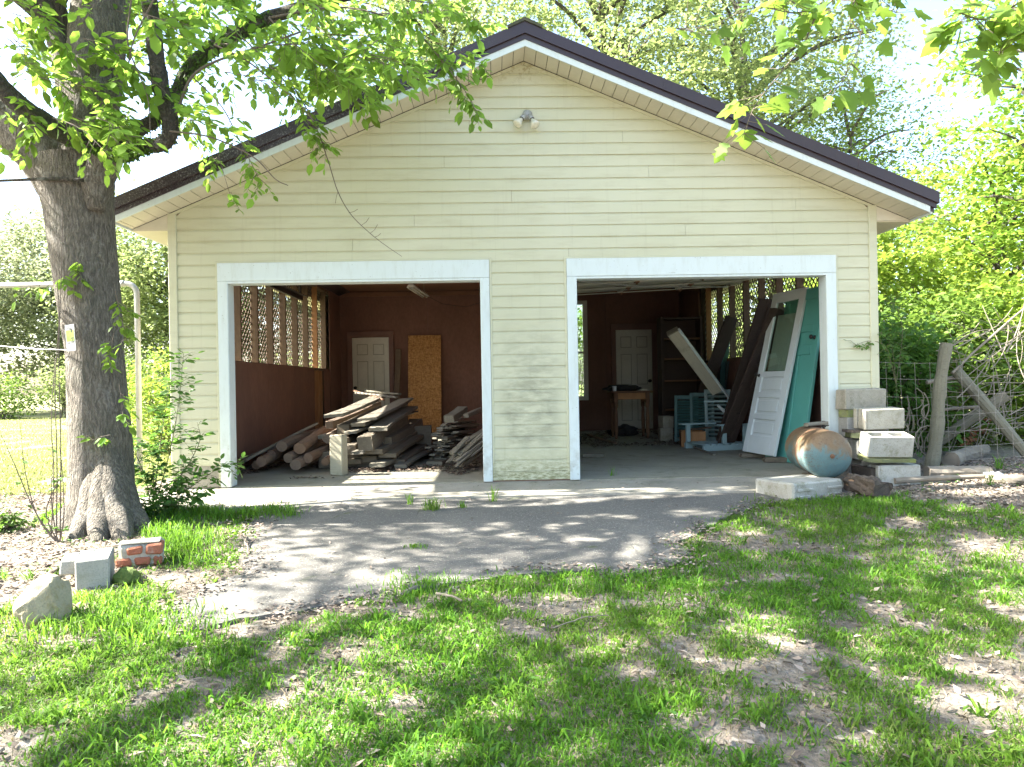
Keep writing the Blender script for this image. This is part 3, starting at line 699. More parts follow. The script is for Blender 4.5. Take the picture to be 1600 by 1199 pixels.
# ---- side walls, seen from inside through the doorways
LATT = {}
for side, xin, xout, zs, yl0, yl1 in (('left', -2.985, XL, 1.285, 0.16, 6.05), ('right', 3.67, XR, 1.30, 0.16, 5.6)):
    sg = 1 if side == 'left' else -1
    a, b = sorted((xin, xin + sg * -0.012))
    m = MB(); m.box(*sorted((xout, xout + sg * 0.012)), 0.10, YB, 0.0, zs)
    m.box(*sorted((xout, xout + sg * 0.012)), yl1, YB, zs, ZC)
    SW = m.build('side_wall', M_['siding'], G)
    # plywood panels inside
    cuts = [0.11, 1.32, 2.54, 3.76, 4.95]
    for c0, c1 in zip(cuts, cuts[1:]):
        MB().cbox(a, b, c0 + 0.003, c1 - 0.003, 0.02, zs - 0.004 + random.uniform(-0.012, 0.004), 0.002).build('plywood_panel', M_['wall_brown'], SW)
    MB().cbox(a, b, 5.62, yl1 + 0.0, 0.02, zs - 0.02, 0.002).build('plywood_panel', M_['wall_brown'], SW)
    MB().cbox(a, b, yl1 + 0.05, YB - 0.01, 0.02, 2.74, 0.002).build('plywood_panel', M_['wall_brown'], SW)
    # studs every 0.61 m
    ys = [0.38 + 0.61 * i for i in range(11)]
    for y in ys:
        if y > YB - 0.1: break
        x0, x1 = sorted((xin - sg * 0.014, xin - sg * 0.104))
        MB().cbox(x0, x1, y - 0.02, y + 0.02, 0.0, 2.70, 0.003).build('stud', M_['stud_wood' if y < 4.9 or y > 5.7 else 'raw_pine'], SW)
    for y in (5.05, 5.30, 5.5):
        x0, x1 = sorted((xin - sg * 0.010, xin - sg * 0.075))
        MB().cbox(x0, x1, y - 0.03, y + 0.03, 0.0, zs - 0.05, 0.003).build('stud', M_['raw_pine'], SW)
    x0, x1 = sorted((xin - sg * 0.015, xin - sg * 0.10))
    MB().cbox(x0, x1, 0.11, YB, 2.66, 2.75, 0.003).build('top_plate', M_['stud_wood'], SW)
    MB().cbox(*sorted((xin - sg * 0.012, xin - sg * 0.108)), 0.13, yl1, zs - 0.045, zs - 0.006, 0.003).build('sill_rail', M_['stud_wood'], SW)
    # diagonal lattice, two crossing layers
    m = MB(); zt = 2.70; p = 0.098; wd = 0.0085
    for layer, dirn in ((0, 1), (1, -1)):
        xa = xout + sg * (0.014 + 0.007 * layer); xb2 = xa + sg * 0.006
        hgt = zt - zs
        for y in np.arange(yl0 - hgt, yl1 + hgt, p):
            # line y + dirn*(z-zs)
            t0, t1 = 0.0, hgt
            if dirn > 0: t0 = max(t0, yl0 - y); t1 = min(t1, yl1 - y)
            else: t0 = max(t0, y - yl1); t1 = min(t1, y - yl0)
            if t1 - t0 < 0.02: continue
            pts = []
            for t in (t0, t1):
                pts.append((y + dirn * t, zs + t))
            (ya, za), (yb, zb_) = pts
            q = [(ya - wd * 1.1, za), (ya + wd * 1.1, za), (yb + wd * 1.1, zb_), (yb - wd * 1.1, zb_)]
            m.prism(q, *sorted((xa, xb2)), axis='x')
    o = m.build('lattice', M_['lattice_wood'], SW); o['kind'] = 'stuff'
# horizontal tie and dark track on the left side
TRK = MB(); TRK.cbox(-2.70, -2.66, 0.35, 3.1, 2.17, 2.23, 0.003); TRK.cbox(-2.70, -2.60, 0.35, 3.1, 2.228, 2.236, 0.002); TRK.cbox(-2.69, -2.67, 1.8, 1.84, 2.23, 2.75, 0.002); TRK.cbox(-2.69, -2.67, 3.02, 3.06, 2.23, 2.75, 0.002)
TRK.build('door_track', M_['dark_metal'], G)
TRK = MB()
for x in (0.90, 3.20): TRK.cbox(x - 0.02, x + 0.02, 0.30, 2.95, 2.36, 2.41, 0.003); TRK.cbox(x - 0.01, x + 0.01, 2.85, 2.88, 2.41, 2.76, 0.002)
TRK.build('door_track', M_['dark_metal'], G)
# ceiling panels and joist trims
m = MB().box(XL + 0.05, XR - 0.05, 0.10, YB, 2.80, 2.83); CE = m.build('ceiling', M_['ceiling_brown'], G)
for y in (1.9, 3.6, 5.3): MB().cbox(XL + 0.12, XR - 0.12, y - 0.03, y + 0.03, 2.786, 2.7995, 0.003).build('batten', M_['ceiling_brown'], CE)
for x in (-1.4, 2.0): MB().cbox(x - 0.03, x + 0.03, 0.12, YB - 0.03, 2.784, 2.7985, 0.003).build('batten', M_['ceiling_brown'], CE)
MB().cbox(XL + 0.12, XR - 0.12, YB - 0.04, YB - 0.001, 2.70, 2.784, 0.004).build('crown_board', M_['ceiling_brown'], CE)
# back wall with its window opening
WX0, WX1, WZ0, WZ1 = 1.26, 1.79, 0.66, 2.50
m = MB(); m.box(XL, WX0, YB, YB + 0.10, 0, 2.83); m.box(WX1, XR, YB, YB + 0.10, 0, 2.83); m.box(WX0, WX1, YB, YB + 0.10, 0, WZ0); m.box(WX0, WX1, YB, YB + 0.10, WZ1, 2.83)
BW = m.build('back_wall', M_['wall_brown'], G)
m = MB().prism([(XL, 2.83), (XR, 2.83), (XC, ZA)], YB, YB + 0.1); m.build('rear_gable', M_['siding'], G)
for x in (-1.28, 0.0, 0.9, 2.2): MB().cbox(x - 0.004, x + 0.004, YB - 0.006, YB - 0.0005, 0.02, 2.69, 0.001).build('panel_joint', M_['frame_brown'], BW)
for x0, x1 in ((-1.27, -0.01), (0.44, 0.89), (2.21, 2.3)):
    MB().cbox(x0, x1, YB - 0.012, YB - 0.0015, 1.10 if x0 > 2 else 0.95, 2.69, 0.002).build('wall_panel', M_['wall_brown'], BW)
PW_ = MB().box(0.30, 0.38, 0.101, YB - 0.001, 0.0, 2.80).build('unseen_partition', M_['wall_brown'], G)  # unseen partition, added to keep the right bay dark
WN = MB(); WN.cbox(WX0 - 0.06, WX0 + 0.03, YB - 0.025, YB + 0.02, WZ0 - 0.06, WZ1 + 0.06, 0.003); WN.cbox(WX1 - 0.03, WX1 + 0.06, YB - 0.025, YB + 0.02, WZ0 - 0.06, WZ1 + 0.06, 0.003)
WN.cbox(WX0 + 0.0305, WX1 - 0.0305, YB - 0.025, YB + 0.02, WZ0 - 0.06, WZ0 + 0.02, 0.003); WN.cbox(WX0 + 0.0305, WX1 - 0.0305, YB - 0.025, YB + 0.02, WZ1 - 0.02, WZ1 + 0.06, 0.003); WN.cbox(WX0 + 0.031, WX1 - 0.031, YB - 0.015, YB + 0.015, 1.52, 1.56, 0.002)
WNo = WN.build('rear_window', M_['door_white'], G)
MB().box(WX0 + 0.03, WX1 - 0.03, YB + 0.001, YB + 0.004, WZ0 + 0.02, WZ1 - 0.02).build('pane', M_['pane_glass'], WNo)
# six panel doors in the back wall
def six_panel(x0, x1, z1, knob_x, label):
    D = MB().cbox(x0, x1, YB - 0.030, YB - 0.004, 0.02, z1, 0.003).build('door', M_['door_white'], G); tag(D, label)
    w = x1 - x0; sx = w / 0.72; hs = z1 / 1.95
    for cx0, cx1 in ((0.09, 0.31), (0.41, 0.63)):
        for za, zb_ in ((0.18, 0.72), (0.88, 1.48), (1.60, 1.82)):
            a, b = x0 + cx0 * sx, x0 + cx1 * sx; c, d = za * hs, zb_ * hs
            mm = MB(); f = 0.016
            mm.cbox(a, b, YB - 0.0315, YB - 0.0302, c, c + f, 0.0005); mm.cbox(a, b, YB - 0.0315, YB - 0.0302, d - f, d, 0.0005)
            mm.cbox(a, a + f, YB - 0.0312, YB - 0.0302, c + f, d - f, 0.0005); mm.cbox(b - f, b, YB - 0.0312, YB - 0.0302, c + f, d - f, 0.0005)
            mm.build('panel_shade_line', M_['groove_shade'], D)  # thin strips on the door face, coloured as recess shade
            MB().cbox(a + 0.035, b - 0.035, YB - 0.037, YB - 0.0303, c + 0.035, d - 0.035, 0.006).build('door_panel', M_['door_white'], D)
    M = Matrix.Translation((knob_x, YB - 0.03, 0.95 * hs)) @ Matrix.Rotation(math.pi / 2, 4, 'X')
    MB().lathe([(0.03, 0.0), (0.032, 0.006), (0.012, 0.012), (0.012, 0.035), (0.026, 0.045), (0.03, 0.06), (0.022, 0.075), (0.0, 0.078)], 14, M).build('knob', M_['dark_metal'], D, smooth_=True)
    f = MB(); wv = 0.095
    f.cbox(x0 - wv, x0 - 0.004, YB - 0.04, YB - 0.002, 0.0, z1 + 0.01, 0.003); f.cbox(x1 + 0.004, x1 + wv, YB - 0.04, YB - 0.002, 0.0, z1 + 0.01, 0.003); f.cbox(x0 - wv, x1 + wv, YB - 0.042, YB - 0.002, z1 + 0.0105, z1 + 0.12, 0.003)
    f.build('door_frame', M_['frame_brown'], D)
dl = PY(550, 527, YB - 0.03); dr = PY(607, 527, YB - 0.03); six_panel(dl.x, dr.x, 1.90, dl.x + 0.055, 'white six panel door behind the lumber pile')
dl = PY(962, 514, YB - 0.03); dr = PY(1018, 514, YB - 0.03); six_panel(dl.x, dr.x, 1.97, dr.x - 0.055, 'white six panel door behind the table')
# raised sectional door in the right bay, hanging crooked below the ceiling
OD = empty('overhead_door', (0, 0, 0)); OD.parent = G; OD.location = (2.06 - XC, 0.32, 2.17)
OD.rotation_euler = (math.radians(0.6), math.radians(-2.3), math.radians(-1.0))
w2 = 1.18
for i in range(4):
    y0 = i * 0.57; sag = [0.0, 0.03, 0.03, 0.0][i]
    mm = MB().cbox(-w2, w2, y0 + 0.004, y0 + 0.562, 0, 0.035, 0.006)
    P = mm.build('section', M_['overhead_white'], OD, local=True)
    for x in (-w2 + 0.04, -0.39, 0.39, w2 - 0.04):
        MB().cbox(x - 0.035, x + 0.035, y0 + 0.03, y0 + 0.535, -0.022, -0.0005, 0.004).build('stile', M_['overhead_white'], OD, local=True)
    for yy in (y0 + 0.035, y0 + 0.53):
        MB().cbox(-w2 + 0.01, w2 - 0.01, yy - 0.022, yy + 0.022, -0.030, -0.0225, 0.003).build('rail', M_['overhead_white'], OD, local=True)
    for x in (-w2 + 0.05, -0.37, 0.42, w2 - 0.06):
        mm = MB().cbox(x - 0.03, x + 0.03, y0 + 0.50, y0 + 0.60, -0.044, -0.0305, 0.004); mm.cbox(x - 0.012, x + 0.012, y0 + 0.545, y0 + 0.565, -0.062, -0.044, 0.003)
        mm.build('hinge', M_['rust'], OD, local=True)
MB().tube([(-w2 + 0.1, 0.7, -0.045), (-0.2, 1.5, -0.05), (w2 - 0.15, 2.15, -0.045)], 0.008, 6).build('lift_cable', M_['galvanised'], OD, local=True)
# sagging strut of the opener, dark lock bar
MB().cbox(-0.28, -0.24, 0.45, 0.60, -0.085, -0.031, 0.004).build('handle', M_['plastic_white'], OD, local=True)
# ================================================================ things inside the garage
rb = random.Random(11)
def board(A, B, w, t, mat, label, cat='board', group=None, name='board', roll=0.0, jit=0.006, notch=False):
    """a plank from A to B (centre line), width w, thickness t"""
    A = Vector(A); B = Vector(B); d = B - A; L = d.length; u = d.normalized()
    side = Vector((0, 0, 1)).cross(u)
    side = side.normalized() if side.length > 0.05 else Vector((1, 0, 0))
    side = Matrix.Rotation(roll, 4, u) @ side
    M = frame_matrix((A + B) / 2, u, side)
    mm = MB(); k = 7 if L > .5 else 4; bow = rb.uniform(-.012, .012) * L; cup = rb.uniform(-.05, .05) * t; e = min(.007, t * .22, w * .2)
    for i in range(k):
        f = i / (k - 1); x = -L / 2 + L * f; zz = bow * math.sin(f * math.pi); yy = rb.uniform(-1, 1) * jit; wj = w / 2 + rb.uniform(-1, 1) * jit * .8; tj = t / 2 + rb.uniform(-1, .3) * min(jit, t * .08)
        for y_, z_ in ((-wj, -tj + e), (-wj, tj - e), (-wj + e, tj), (wj - e, tj), (wj, tj - e), (wj, -tj + e), (wj - e, -tj), (-wj + e, -tj)):
            xe = x + (rb.uniform(-1, 1) * min(.012, w * .1) if i in (0, k - 1) else 0); mm.v.append((xe, y_ + yy, z_ + zz))
    for i in range(k - 1):
        for q in range(8): q2 = (q + 1) % 8; mm.f.append((8 * i + q, 8 * i + q2, 8 * i + 8 + q2, 8 * i + 8 + q))
    mm.f.append(tuple(range(7, -1, -1))); mm.f.append(tuple(range(8 * k - 8, 8 * k)))
    o = mm.build(name, M_[mat]); o.matrix_world = M
    return tag(o, label, cat, group)
def pole(A, B, r0, r1, mat, label, cat, group=None, name='pole', n=10, bend=0.02, seed=0, wob=0.06):
    A = Vector(A); B = Vector(B); rr = random.Random(seed); d = B - A; L = d.length
    M = frame_matrix(A, d, Vector((0.13, 0.2, 1)))
    pts = []; k = 9
    for i in range(k):
        f = i / (k - 1); pts.append((L * f, bend * L * math.sin(f * math.pi) * rr.uniform(0.5, 1), bend * L * 0.5 * rr.uniform(-1, 1) * math.sin(f * math.pi)))
    o = MB().tube(pts, [r0 + (r1 - r0) * i / (k - 1) for i in range(k)], n, wob=wob, seed=seed).build(name, M_[mat])
    o.matrix_world = M
    return tag(o, label, cat, group)
# --- left bay: post stub
m = MB(); pb = PZ(527, 744, 0.0)
PS = MB().cbox(-0.072, 0.072, -0.072, 0.072, 0.0, 0.435, 0.008, 0.004, rb)
o = PS.build('post_stub', M_['pale_post']); o.location = (pb.x, pb.y + 0.08, 0); o.rotation_euler = (0, 0.012, math.radians(-13))
tag(o, 'short pale square wooden post stub standing in front of the lumber pile', 'post')
# --- lumber pile: boards run from front (near the door) towards the back wall
LUM = []   # front px, front y, back px, back y, width, thick, mat
LUM += [((521,650),1.28,(597,617),3.3,.235,.040,'old_board'), ((573,655),1.20,(634,624),3.1,.225,.036,'old_board'), ((590,671),1.12,(642,637),3.0,.21,.045,'old_board'),
        ((560,664),1.30,(628,633),3.35,.16,.045,'old_board'), ((548,676),1.18,(640,645),3.2,.15,.035,'old_board'), ((571,694),1.06,(627,655),2.6,.17,.165,'old_beam'),
        ((583,706),1.12,(655,668),3.0,.22,.060,'old_beam'), ((606,712),1.18,(662,676),2.9,.20,.050,'old_beam'), ((558,708),1.06,(640,684),2.8,.14,.045,'old_board'),
        ((590,727),1.00,(650,700),2.6,.19,.050,'old_board'), ((545,703),1.22,(600,672),2.9,.15,.10,'old_beam'), ((535,690),1.38,(590,662),3.2,.15,.10,'old_beam'),
        ((620,722),1.35,(668,690),2.9,.18,.05,'old_beam'), ((550,722),1.25,(612,700),2.9,.2,.06,'old_beam'), ((575,718),1.30,(640,696),3.0,.2,.08,'old_beam'),
        ((536,672),1.42,(600,640),3.1,.15,.12,'old_beam'), ((600,690),1.5,(650,660),3.0,.2,.1,'old_beam'), ((515,664),1.55,(590,632),3.5,.1,.1,'log_wood'),
        ((505,683),1.5,(585,655),3.2,.12,.05,'old_board'), ((625,735-6),1.15,(668,705),2.5,.15,.04,'old_board')]
labs = {'old_board': 'weathered grey board in the big lumber pile', 'old_beam': 'thick weathered beam in the big lumber pile', 'log_wood': 'squared rail near the top of the big lumber pile'}
for i, (a, ya, b, yb, w, t, mt) in enumerate(LUM):
    A = PY(*a, Y=ya); B = PY(*b, Y=yb)
    A.z = max(A.z, t / 2 + 0.01); B.z = max(B.z, t / 2 + 0.01)
    board(A, B, w, t, mt, labs[mt], 'beam' if mt == 'old_beam' else 'board', {'old_board': 'boards of the big lumber pile', 'old_beam': 'beams of the big lumber pile'}.get(mt), 'beam' if mt == 'old_beam' else 'board', roll=rb.uniform(-0.08, 0.05))
# pale sticks lying across the top and a brown rake handle
board(PY(556,614,3.25), PY(619,621,2.75), .05, .03, 'old_board', 'thin pale lath lying across the top of the lumber pile', 'board', None, 'lath')
board(PY(572,611,3.45), PY(625,616,2.9), .06, .028, 'post_wood', 'greenish lath beside the thin pale one on the lumber pile', 'board', None, 'lath')
pole(PY(553,611,3.55), PY(600,625,2.7), .016, .016, 'table_wood', 'brown tool handle sticking out of the lumber pile', 'handle', None, 'tool_handle', 8, 0.002)
board(PY(610,648,2.2), PY(652,643,2.7), .05, .02, 'brown_door', 'short dark stick jutting from the lumber pile towards the particle board', 'stick', None, 'stick')
# inner cribbing that carries the pile
for k, (y, z1, x0, x1) in enumerate(((1.45, 0.20, -2.05, -1.15), (2.6, 0.42, -1.95, -0.85), (3.0, 0.20, -1.9, -0.8))):
    board((x0, y, z1 / 2), (x1, y, z1 / 2), 0.16, z1 - 0.006, 'old_beam', 'squared cross beam under the big lumber pile', 'beam', 'cross beams under the big lumber pile', 'beam')
# yellow stick at the bottom
board(PZ(567,723,0.05), PZ(590,720,0.06), .05, .05, 'raw_pine', 'short yellow stick under the lumber pile boards', 'stick', None, 'stick')
# round rails on the left
RAILS = [((440,698),1.15,(500,676),2.6,.062), ((468,701),1.05,(518,668),2.5,.066), ((408,722),.95,(480,690),2.6,.058), ((450,716),1.0,(515,690),2.4,.055), ((462,727),.88,(520,700),2.3,.062),
         ((481,716),1.02,(535,692),2.4,.055), ((508,722),1.05,(545,700),2.2,.045), ((424,711),1.25,(505,682),2.9,.055), ((512,686),1.4,(560,662),2.9,.06), ((400,727),1.15,(470,706),2.8,.05)]
for i, (a, ya, b, yb, r) in enumerate(RAILS):
    A = PY(*a, Y=ya); B = PY(*b, Y=yb); A.z = max(A.z, r); B.z = max(B.z, r)
    pole(A, B, r, r * 0.9, 'log_wood', 'round weathered log rail left of the post stub', 'log', 'round rails heaped left of the post stub', 'log_rail', 10, 0.012, i)
board(PY(380,722,1.1), PY(492,664,2.0), .13, .03, 'old_board', 'long grey plank propped from the floor onto the heap of log rails', 'board', None, 'plank', roll=-0.35)
board(PY(385,716,1.5), PY(470,678,2.6), .15, .03, 'old_board', 'grey plank behind the propped one, beside the brown wall', 'board', None, 'plank', roll=-0.2)
# --- slats heaped by the middle pier
for i in range(46):
    lv = i // 4; z = 0.035 + lv * 0.040; a = rb.uniform(-0.12, 0.12) + 1.25
    x = -0.56 + rb.uniform(-0.12, 0.14) + 0.10 * (lv / 12); y = 1.75 + rb.uniform(-0.12, 0.25); L = rb.uniform(0.55, 1.0)
    d = Vector((math.cos(a), math.sin(a), rb.uniform(-0.05, 0.05))) * L / 2; c = Vector((x, y + 0.3, z + rb.uniform(0, 0.014)))
    board(c - d, c + d, rb.uniform(.07, .11), rb.uniform(.018, .026), 'old_board', 'short grey slat stacked beside the middle pier', 'slat', 'slats stacked beside the middle pier', 'slat', rb.uniform(-0.12, 0.12), 0.002)
for i in range(26):
    x = -0.27 + rb.uniform(-0.15, 0.14); y = 0.95 + rb.uniform(0, 0.6); z = 0.04 + rb.uniform(0, 0.30) * (0.4 + (y - 0.95))
    a = rb.uniform(0.75, 1.2); L = rb.uniform(0.3, 0.6); d = Vector((math.cos(a), math.sin(a) * 0.8, 0.45)) * L / 2; c = Vector((x, y, z + 0.10))
    A, B = c - d, c + d
    if A.z < 0.015: B.z += 0.015 - A.z; A.z = 0.015
    if B.x > -0.08: A.x -= B.x + 0.08; B.x = -0.08
    board(A, B, rb.uniform(.05, .085), rb.uniform(.014, .022), 'old_board', 'short grey slat leaning on the stack by the middle pier', 'slat', 'slats leaning on the stack by the middle pier', 'slat', rb.uniform(-0.3, 0.2), 0.002)
board(PY(702,655,1.5), PY(722,640,1.95), .13, .085, 'post_wood', 'thick pale block end on top of the slat stack', 'board', None, 'beam')
board(PY(728,650,1.6), PY(752,640,2.0), .07, .05, 'old_board', 'narrow batten on top of the slat stack', 'board', None, 'batten')
board(PZ(678,725,.03), PZ(710,705,.05), .20, .05, 'old_board', 'wide grey board lying flat before the slat stack', 'board', None, 'board')
# --- particle board sheet and a narrow board leaning on the back wall
a = PZ(638, 676, 0.0); b_ = PZ(690, 676, 0.0)
bl = PY(638, 680, YB - 0.32); bl.z = 0.0; br = PY(690, 680, YB - 0.32); br.z = 0.0; tr = PY(695, 524, YB - 0.045)
SH = MB().cbox(0, (br - bl).length, 0, (tr - br).length, 0, 0.016, 0.001).build('particle_board', M_['strand_board'])
SH.matrix_world = frame_matrix(bl, br - bl, tr - br); tag(SH, 'orange strand board sheet leaning on the back wall', 'board')
lo = PY(617, 655, YB - 0.25); lo.z = 0.02; hi = PY(623, 546, YB - 0.05)
board(lo, hi, .12, .03, 'stud_wood', 'narrow brown board leaning on the wall between white door and strand board', 'board', None, 'board', roll=0)
# --- shop light hanging near the back of the left bay
FL = empty('shop_light', PY(654, 460, 4.9), 0, 'white tube shop light hanging from the brown ceiling', 'light')
FL.location.z = 2.50; FL.rotation_euler = (0, 0, math.radians(-5))
MB().prism([(-0.075, 0.0), (0.075, 0.0), (0.035, 0.05), (-0.035, 0.05)], -0.61, 0.61).build('housing', M_['plastic_white'], FL, local=True)
for x in (-0.035, 0.035): MB().tube([(x, -0.58, -0.016), (x, 0.58, -0.016)], 0.014, 10).build('tube', M_['bulb_glass'], FL, local=True, smooth_=True)
for y in (-0.5, 0.5): MB().tube([(0, y, 0.05), (0, y, 0.285)], 0.003, 5).build('chain', M_['galvanised'], FL, local=True)
MB().tube([(0.0, 0.60, 0.03), (0.25, 0.9, -0.10), (0.6, 1.5, -0.10), (0.9, 1.95, 0.05), (1.0, 2.05, 0.25)], 0.004, 5).build('cord', M_['dark_metal'], FL, local=True)

# --- right bay
def lean_frame(name, label, BLpx, BRpx, TRpx, length, cat, zfloor=0.004):
    """a leaning panel: bottom corners stand on the floor; the top corner's distance follows from its length"""
    bl = PZ(*BLpx, zfloor); br = PZ(*BRpx, zfloor); best = None
    for i in range(400):
        Y = br.y - 1.6 + i * 0.008
        p = PY(*TRpx, Y=Y); e = abs((p - br).length - length)
        sq = abs((p - br).dot((br - bl).normalized())) * 0.15
        if best is None or e + sq < best[0]: best = (e + sq, p)
    tr = best[1]
    o = empty(name, (0, 0, 0), 0, label, cat); o.matrix_world = frame_matrix(bl, br - bl, tr - br)
    return o, (br - bl).length, (tr - br).length
# white door with glass upper half
def lean_at(name, label, BL, BR, TR, cat='door'):
    BL, BR, TR = Vector(BL), Vector(BR), Vector(TR); o = empty(name, (0, 0, 0), 0, label, cat); o.matrix_world = frame_matrix(BL, BR - BL, TR - BR)
    return o, (BR - BL).length, (TR - BR).length
WD, ww, wh = lean_at('white_door', 'white half glass panel door leaning at the right doorway', (3.06, 1.71, .067), (3.19, 1.06, .067), (3.645, 1.15, 2.0))
board((2.98, 1.62, .03), (3.3, 1.58, .03), .12, .056, 'old_beam', 'wood block under the far corner of the white glass door', 'block', None, 'wood_block')
board((3.08, 1.14, .03), (3.36, 1.10, .03), .12, .056, 'old_beam', 'wood block under the near corner of the white glass door', 'block', None, 'wood_block')
st = 0.105; sc = wh / 2.03; g0, g1 = 1.02 * sc, 1.90 * sc
MB().cbox(0, st, 0, wh, 0, 0.035, 0.003).build('stile', M_['old_white'], WD, local=True)
MB().cbox(ww - st, ww, 0, wh, 0, 0.035, 0.003).build('stile', M_['old_white'], WD, local=True)
for a, b in ((0.0, 0.22), (0.42, 0.49), (0.69, 0.76), (0.95, 1.02), (1.90, 2.03)):
    MB().cbox(st + .0005, ww - st - .0005, a * sc, b * sc, 0.0008, 0.0342, 0.003).build('rail', M_['old_white'], WD, local=True)
for a, b in ((0.22, 0.42), (0.49, 0.69), (0.76, 0.95)):
    MB().cbox(st + .001, ww - st - .001, a * sc + .0005, b * sc - .0005, 0.006, 0.014, 0.001).build('panel', M_['old_white'], WD, local=True)
    MB().cbox(st + .03, ww - st - .03, (a + 0.03) * sc, (b - 0.03) * sc, 0.0142, 0.026, 0.010).build('raised_panel', M_['old_white'], WD, local=True)
MB().cbox(st + .001, ww - st - .001, g0 + .0005, g1 - .0005, 0.014, 0.018, 0.0005).build('pane', M_['pane_glass'], WD, local=True)
m = MB(); nn = 26
for k in range(nn):
    x = st + 0.06 + (ww - 2 * st - 0.09) * k / (nn - 1); m.v += [(x, g0 + 0.01, 0.0085 + 0.005 * math.sin(k * 1.9)), (x, g1 - 0.16, 0.0085 + 0.005 * math.sin(k * 1.9 + .3))]
for k in range(nn - 1): m.f.append((2 * k, 2 * k + 2, 2 * k + 3, 2 * k + 1))
m.build('curtain', M_['curtain'], WD, local=True)
for yy in (0.25, 1.0, 1.75): MB().cbox(ww + 0.0005, ww + 0.008, yy * sc, yy * sc + 0.09, 0.01, 0.045, 0.002).build('hinge', M_['old_white'], WD, local=True)
Mk = Matrix.Translation((0.045, 0.97 * sc, 0.035)); MB().lathe([(0.022, 0), (0.022, 0.004), (0.008, 0.008), (0.008, 0.03), (0.02, 0.036), (0.023, 0.05), (0.015, 0.06), (0.001, 0.062)], 12, Mk).build('knob', M_['dark_metal'], WD, local=True, smooth_=True)
Mk = Matrix.Translation((-0.0, 1.0 * sc, 0.017)) @ Matrix.Rotation(-math.pi / 2, 4, 'Y'); MB().lathe([(0.006, 0), (0.006, 0.03), (0.012, 0.032), (0.012, 0.045), (0.001, 0.046)], 8, Mk).build('latch', M_['dark_metal'], WD, local=True)
# teal door behind it
TD, tw, th = lean_at('teal_door', 'turquoise panel door leaning behind the white glass door', (3.235, 1.52, .006), (3.345, .76, .006), (3.662, .81, 1.98))
sc = th / 2.03
MB().cbox(0, 0.11, 0, th, -0.035, 0, 0.003).build('stile', M_['teal_paint'], TD, local=True); MB().cbox(tw - 0.11, tw, 0, th, -0.035, 0, 0.003).build('stile', M_['teal_paint'], TD, local=True)
MB().cbox(tw / 2 - 0.05, tw / 2 + 0.05, 0.2 * sc, 1.25 * sc, -0.034, -0.001, 0.003).build('mullion', M_['teal_paint'], TD, local=True)
for a, b in ((0, 0.2), (1.25, 1.36), (1.52, 1.60), (1.90, 2.03)): MB().cbox(0.1105, tw - 0.1105, a * sc, b * sc, -0.0345, -0.0007, 0.003).build('rail', M_['teal_paint'], TD, local=True)
for x0, x1, a, b in ((0.111, tw / 2 - .051, .2, 1.25), (tw / 2 + .051, tw - .111, .2, 1.25), (.111, tw - .111, 1.36, 1.52), (.111, tw - .111, 1.60, 1.90)):
    MB().cbox(x0, x1, a * sc + .0005, b * sc - .0005, -0.025, -0.012, 0.003).build('panel', M_['teal_paint'], TD, local=True)
Mk = Matrix.Translation((tw - 0.06, 1.44 * sc, 0.0)); MB().lathe([(0.024, 0), (0.024, 0.004), (0.009, 0.008), (0.009, 0.03), (0.022, 0.036), (0.026, 0.05), (0.017, 0.06), (0.001, 0.062)], 12, Mk).build('knob', M_['dark_metal'], TD, local=True, smooth_=True)
# dark brown panel doors leaning towards the right wall
def plank_door(name, label, bl, br, top, mat, thick=0.035, panels=5, cat='door'):
    o = empty(name, (0, 0, 0), 0, label, cat); bl, br, top = Vector(bl), Vector(br), Vector(top)
    o.matrix_world = frame_matrix(bl, br - bl, top - br); w = (br - bl).length; h = (top - br).length
    MB().cbox(0, .1, 0, h, 0, thick, .003).build('stile', M_[mat], o, local=True); MB().cbox(w - .1, w, 0, h, 0, thick, .003).build('stile', M_[mat], o, local=True)
    for i in range(panels + 1):
        y = (h - 0.1) * i / panels
        MB().cbox(.1005, w - .1005, y, y + 0.1, .0007, thick - .0007, .003).build('rail', M_[mat], o, local=True)
        if i < panels: MB().cbox(.101, w - .101, y + .1005, (h - .1) * (i + 1) / panels - .0005, thick * .3, thick * .62, .002).build('panel', M_[mat], o, local=True)
    return o
def bifold(name, label, BL, TL, w, mat):
    BL, TL = Vector(BL), Vector(TL); v = TL - BL; u = Vector((-v.y, v.x, 0)).normalized() * w
    return plank_door(name, label, BL, BL + u, TL + u, mat, .03, 5)
bifold('brown_door', 'dark brown narrow panel door leaning on the white glass door', (3.02, 2.66, .10), (3.37, 1.62, 1.82), .27, 'brown_door')
bifold('brown_door', 'second dark door leaning just behind the brown panel door', (3.12, 3.05, .10), (3.38, 2.0, 1.98), .25, 'brown_door')
board(PY(1096, 625, 4.0), PY(1143, 496, 3.7), .24, .035, 'brown_door', 'dark wide plank leaning against the lattice wall behind the shutters', 'board', None, 'plank', roll=-.5)
board(PY(1128,640,3.9), PY(1137,510,4.3), .16, .02, 'teal_dark', 'narrow dark green panel edge between the dark doors', 'panel', None, 'panel', roll=1.2)
# slate coloured sheet against the lattice
bl = PZ(1118, 664, .004) + Vector((0.15, 0, 0)); q = MB().cbox(0, 0.9, 0, 1.25, 0, 0.012, .001).build('plywood_sheet', M_['slate_panel'])
q.matrix_world = frame_matrix((3.42, 4.9, .004), (0.05, -1, 0), (0.16, 0, 1)); tag(q, 'slate blue plywood sheet leaning low on the lattice wall', 'sheet')
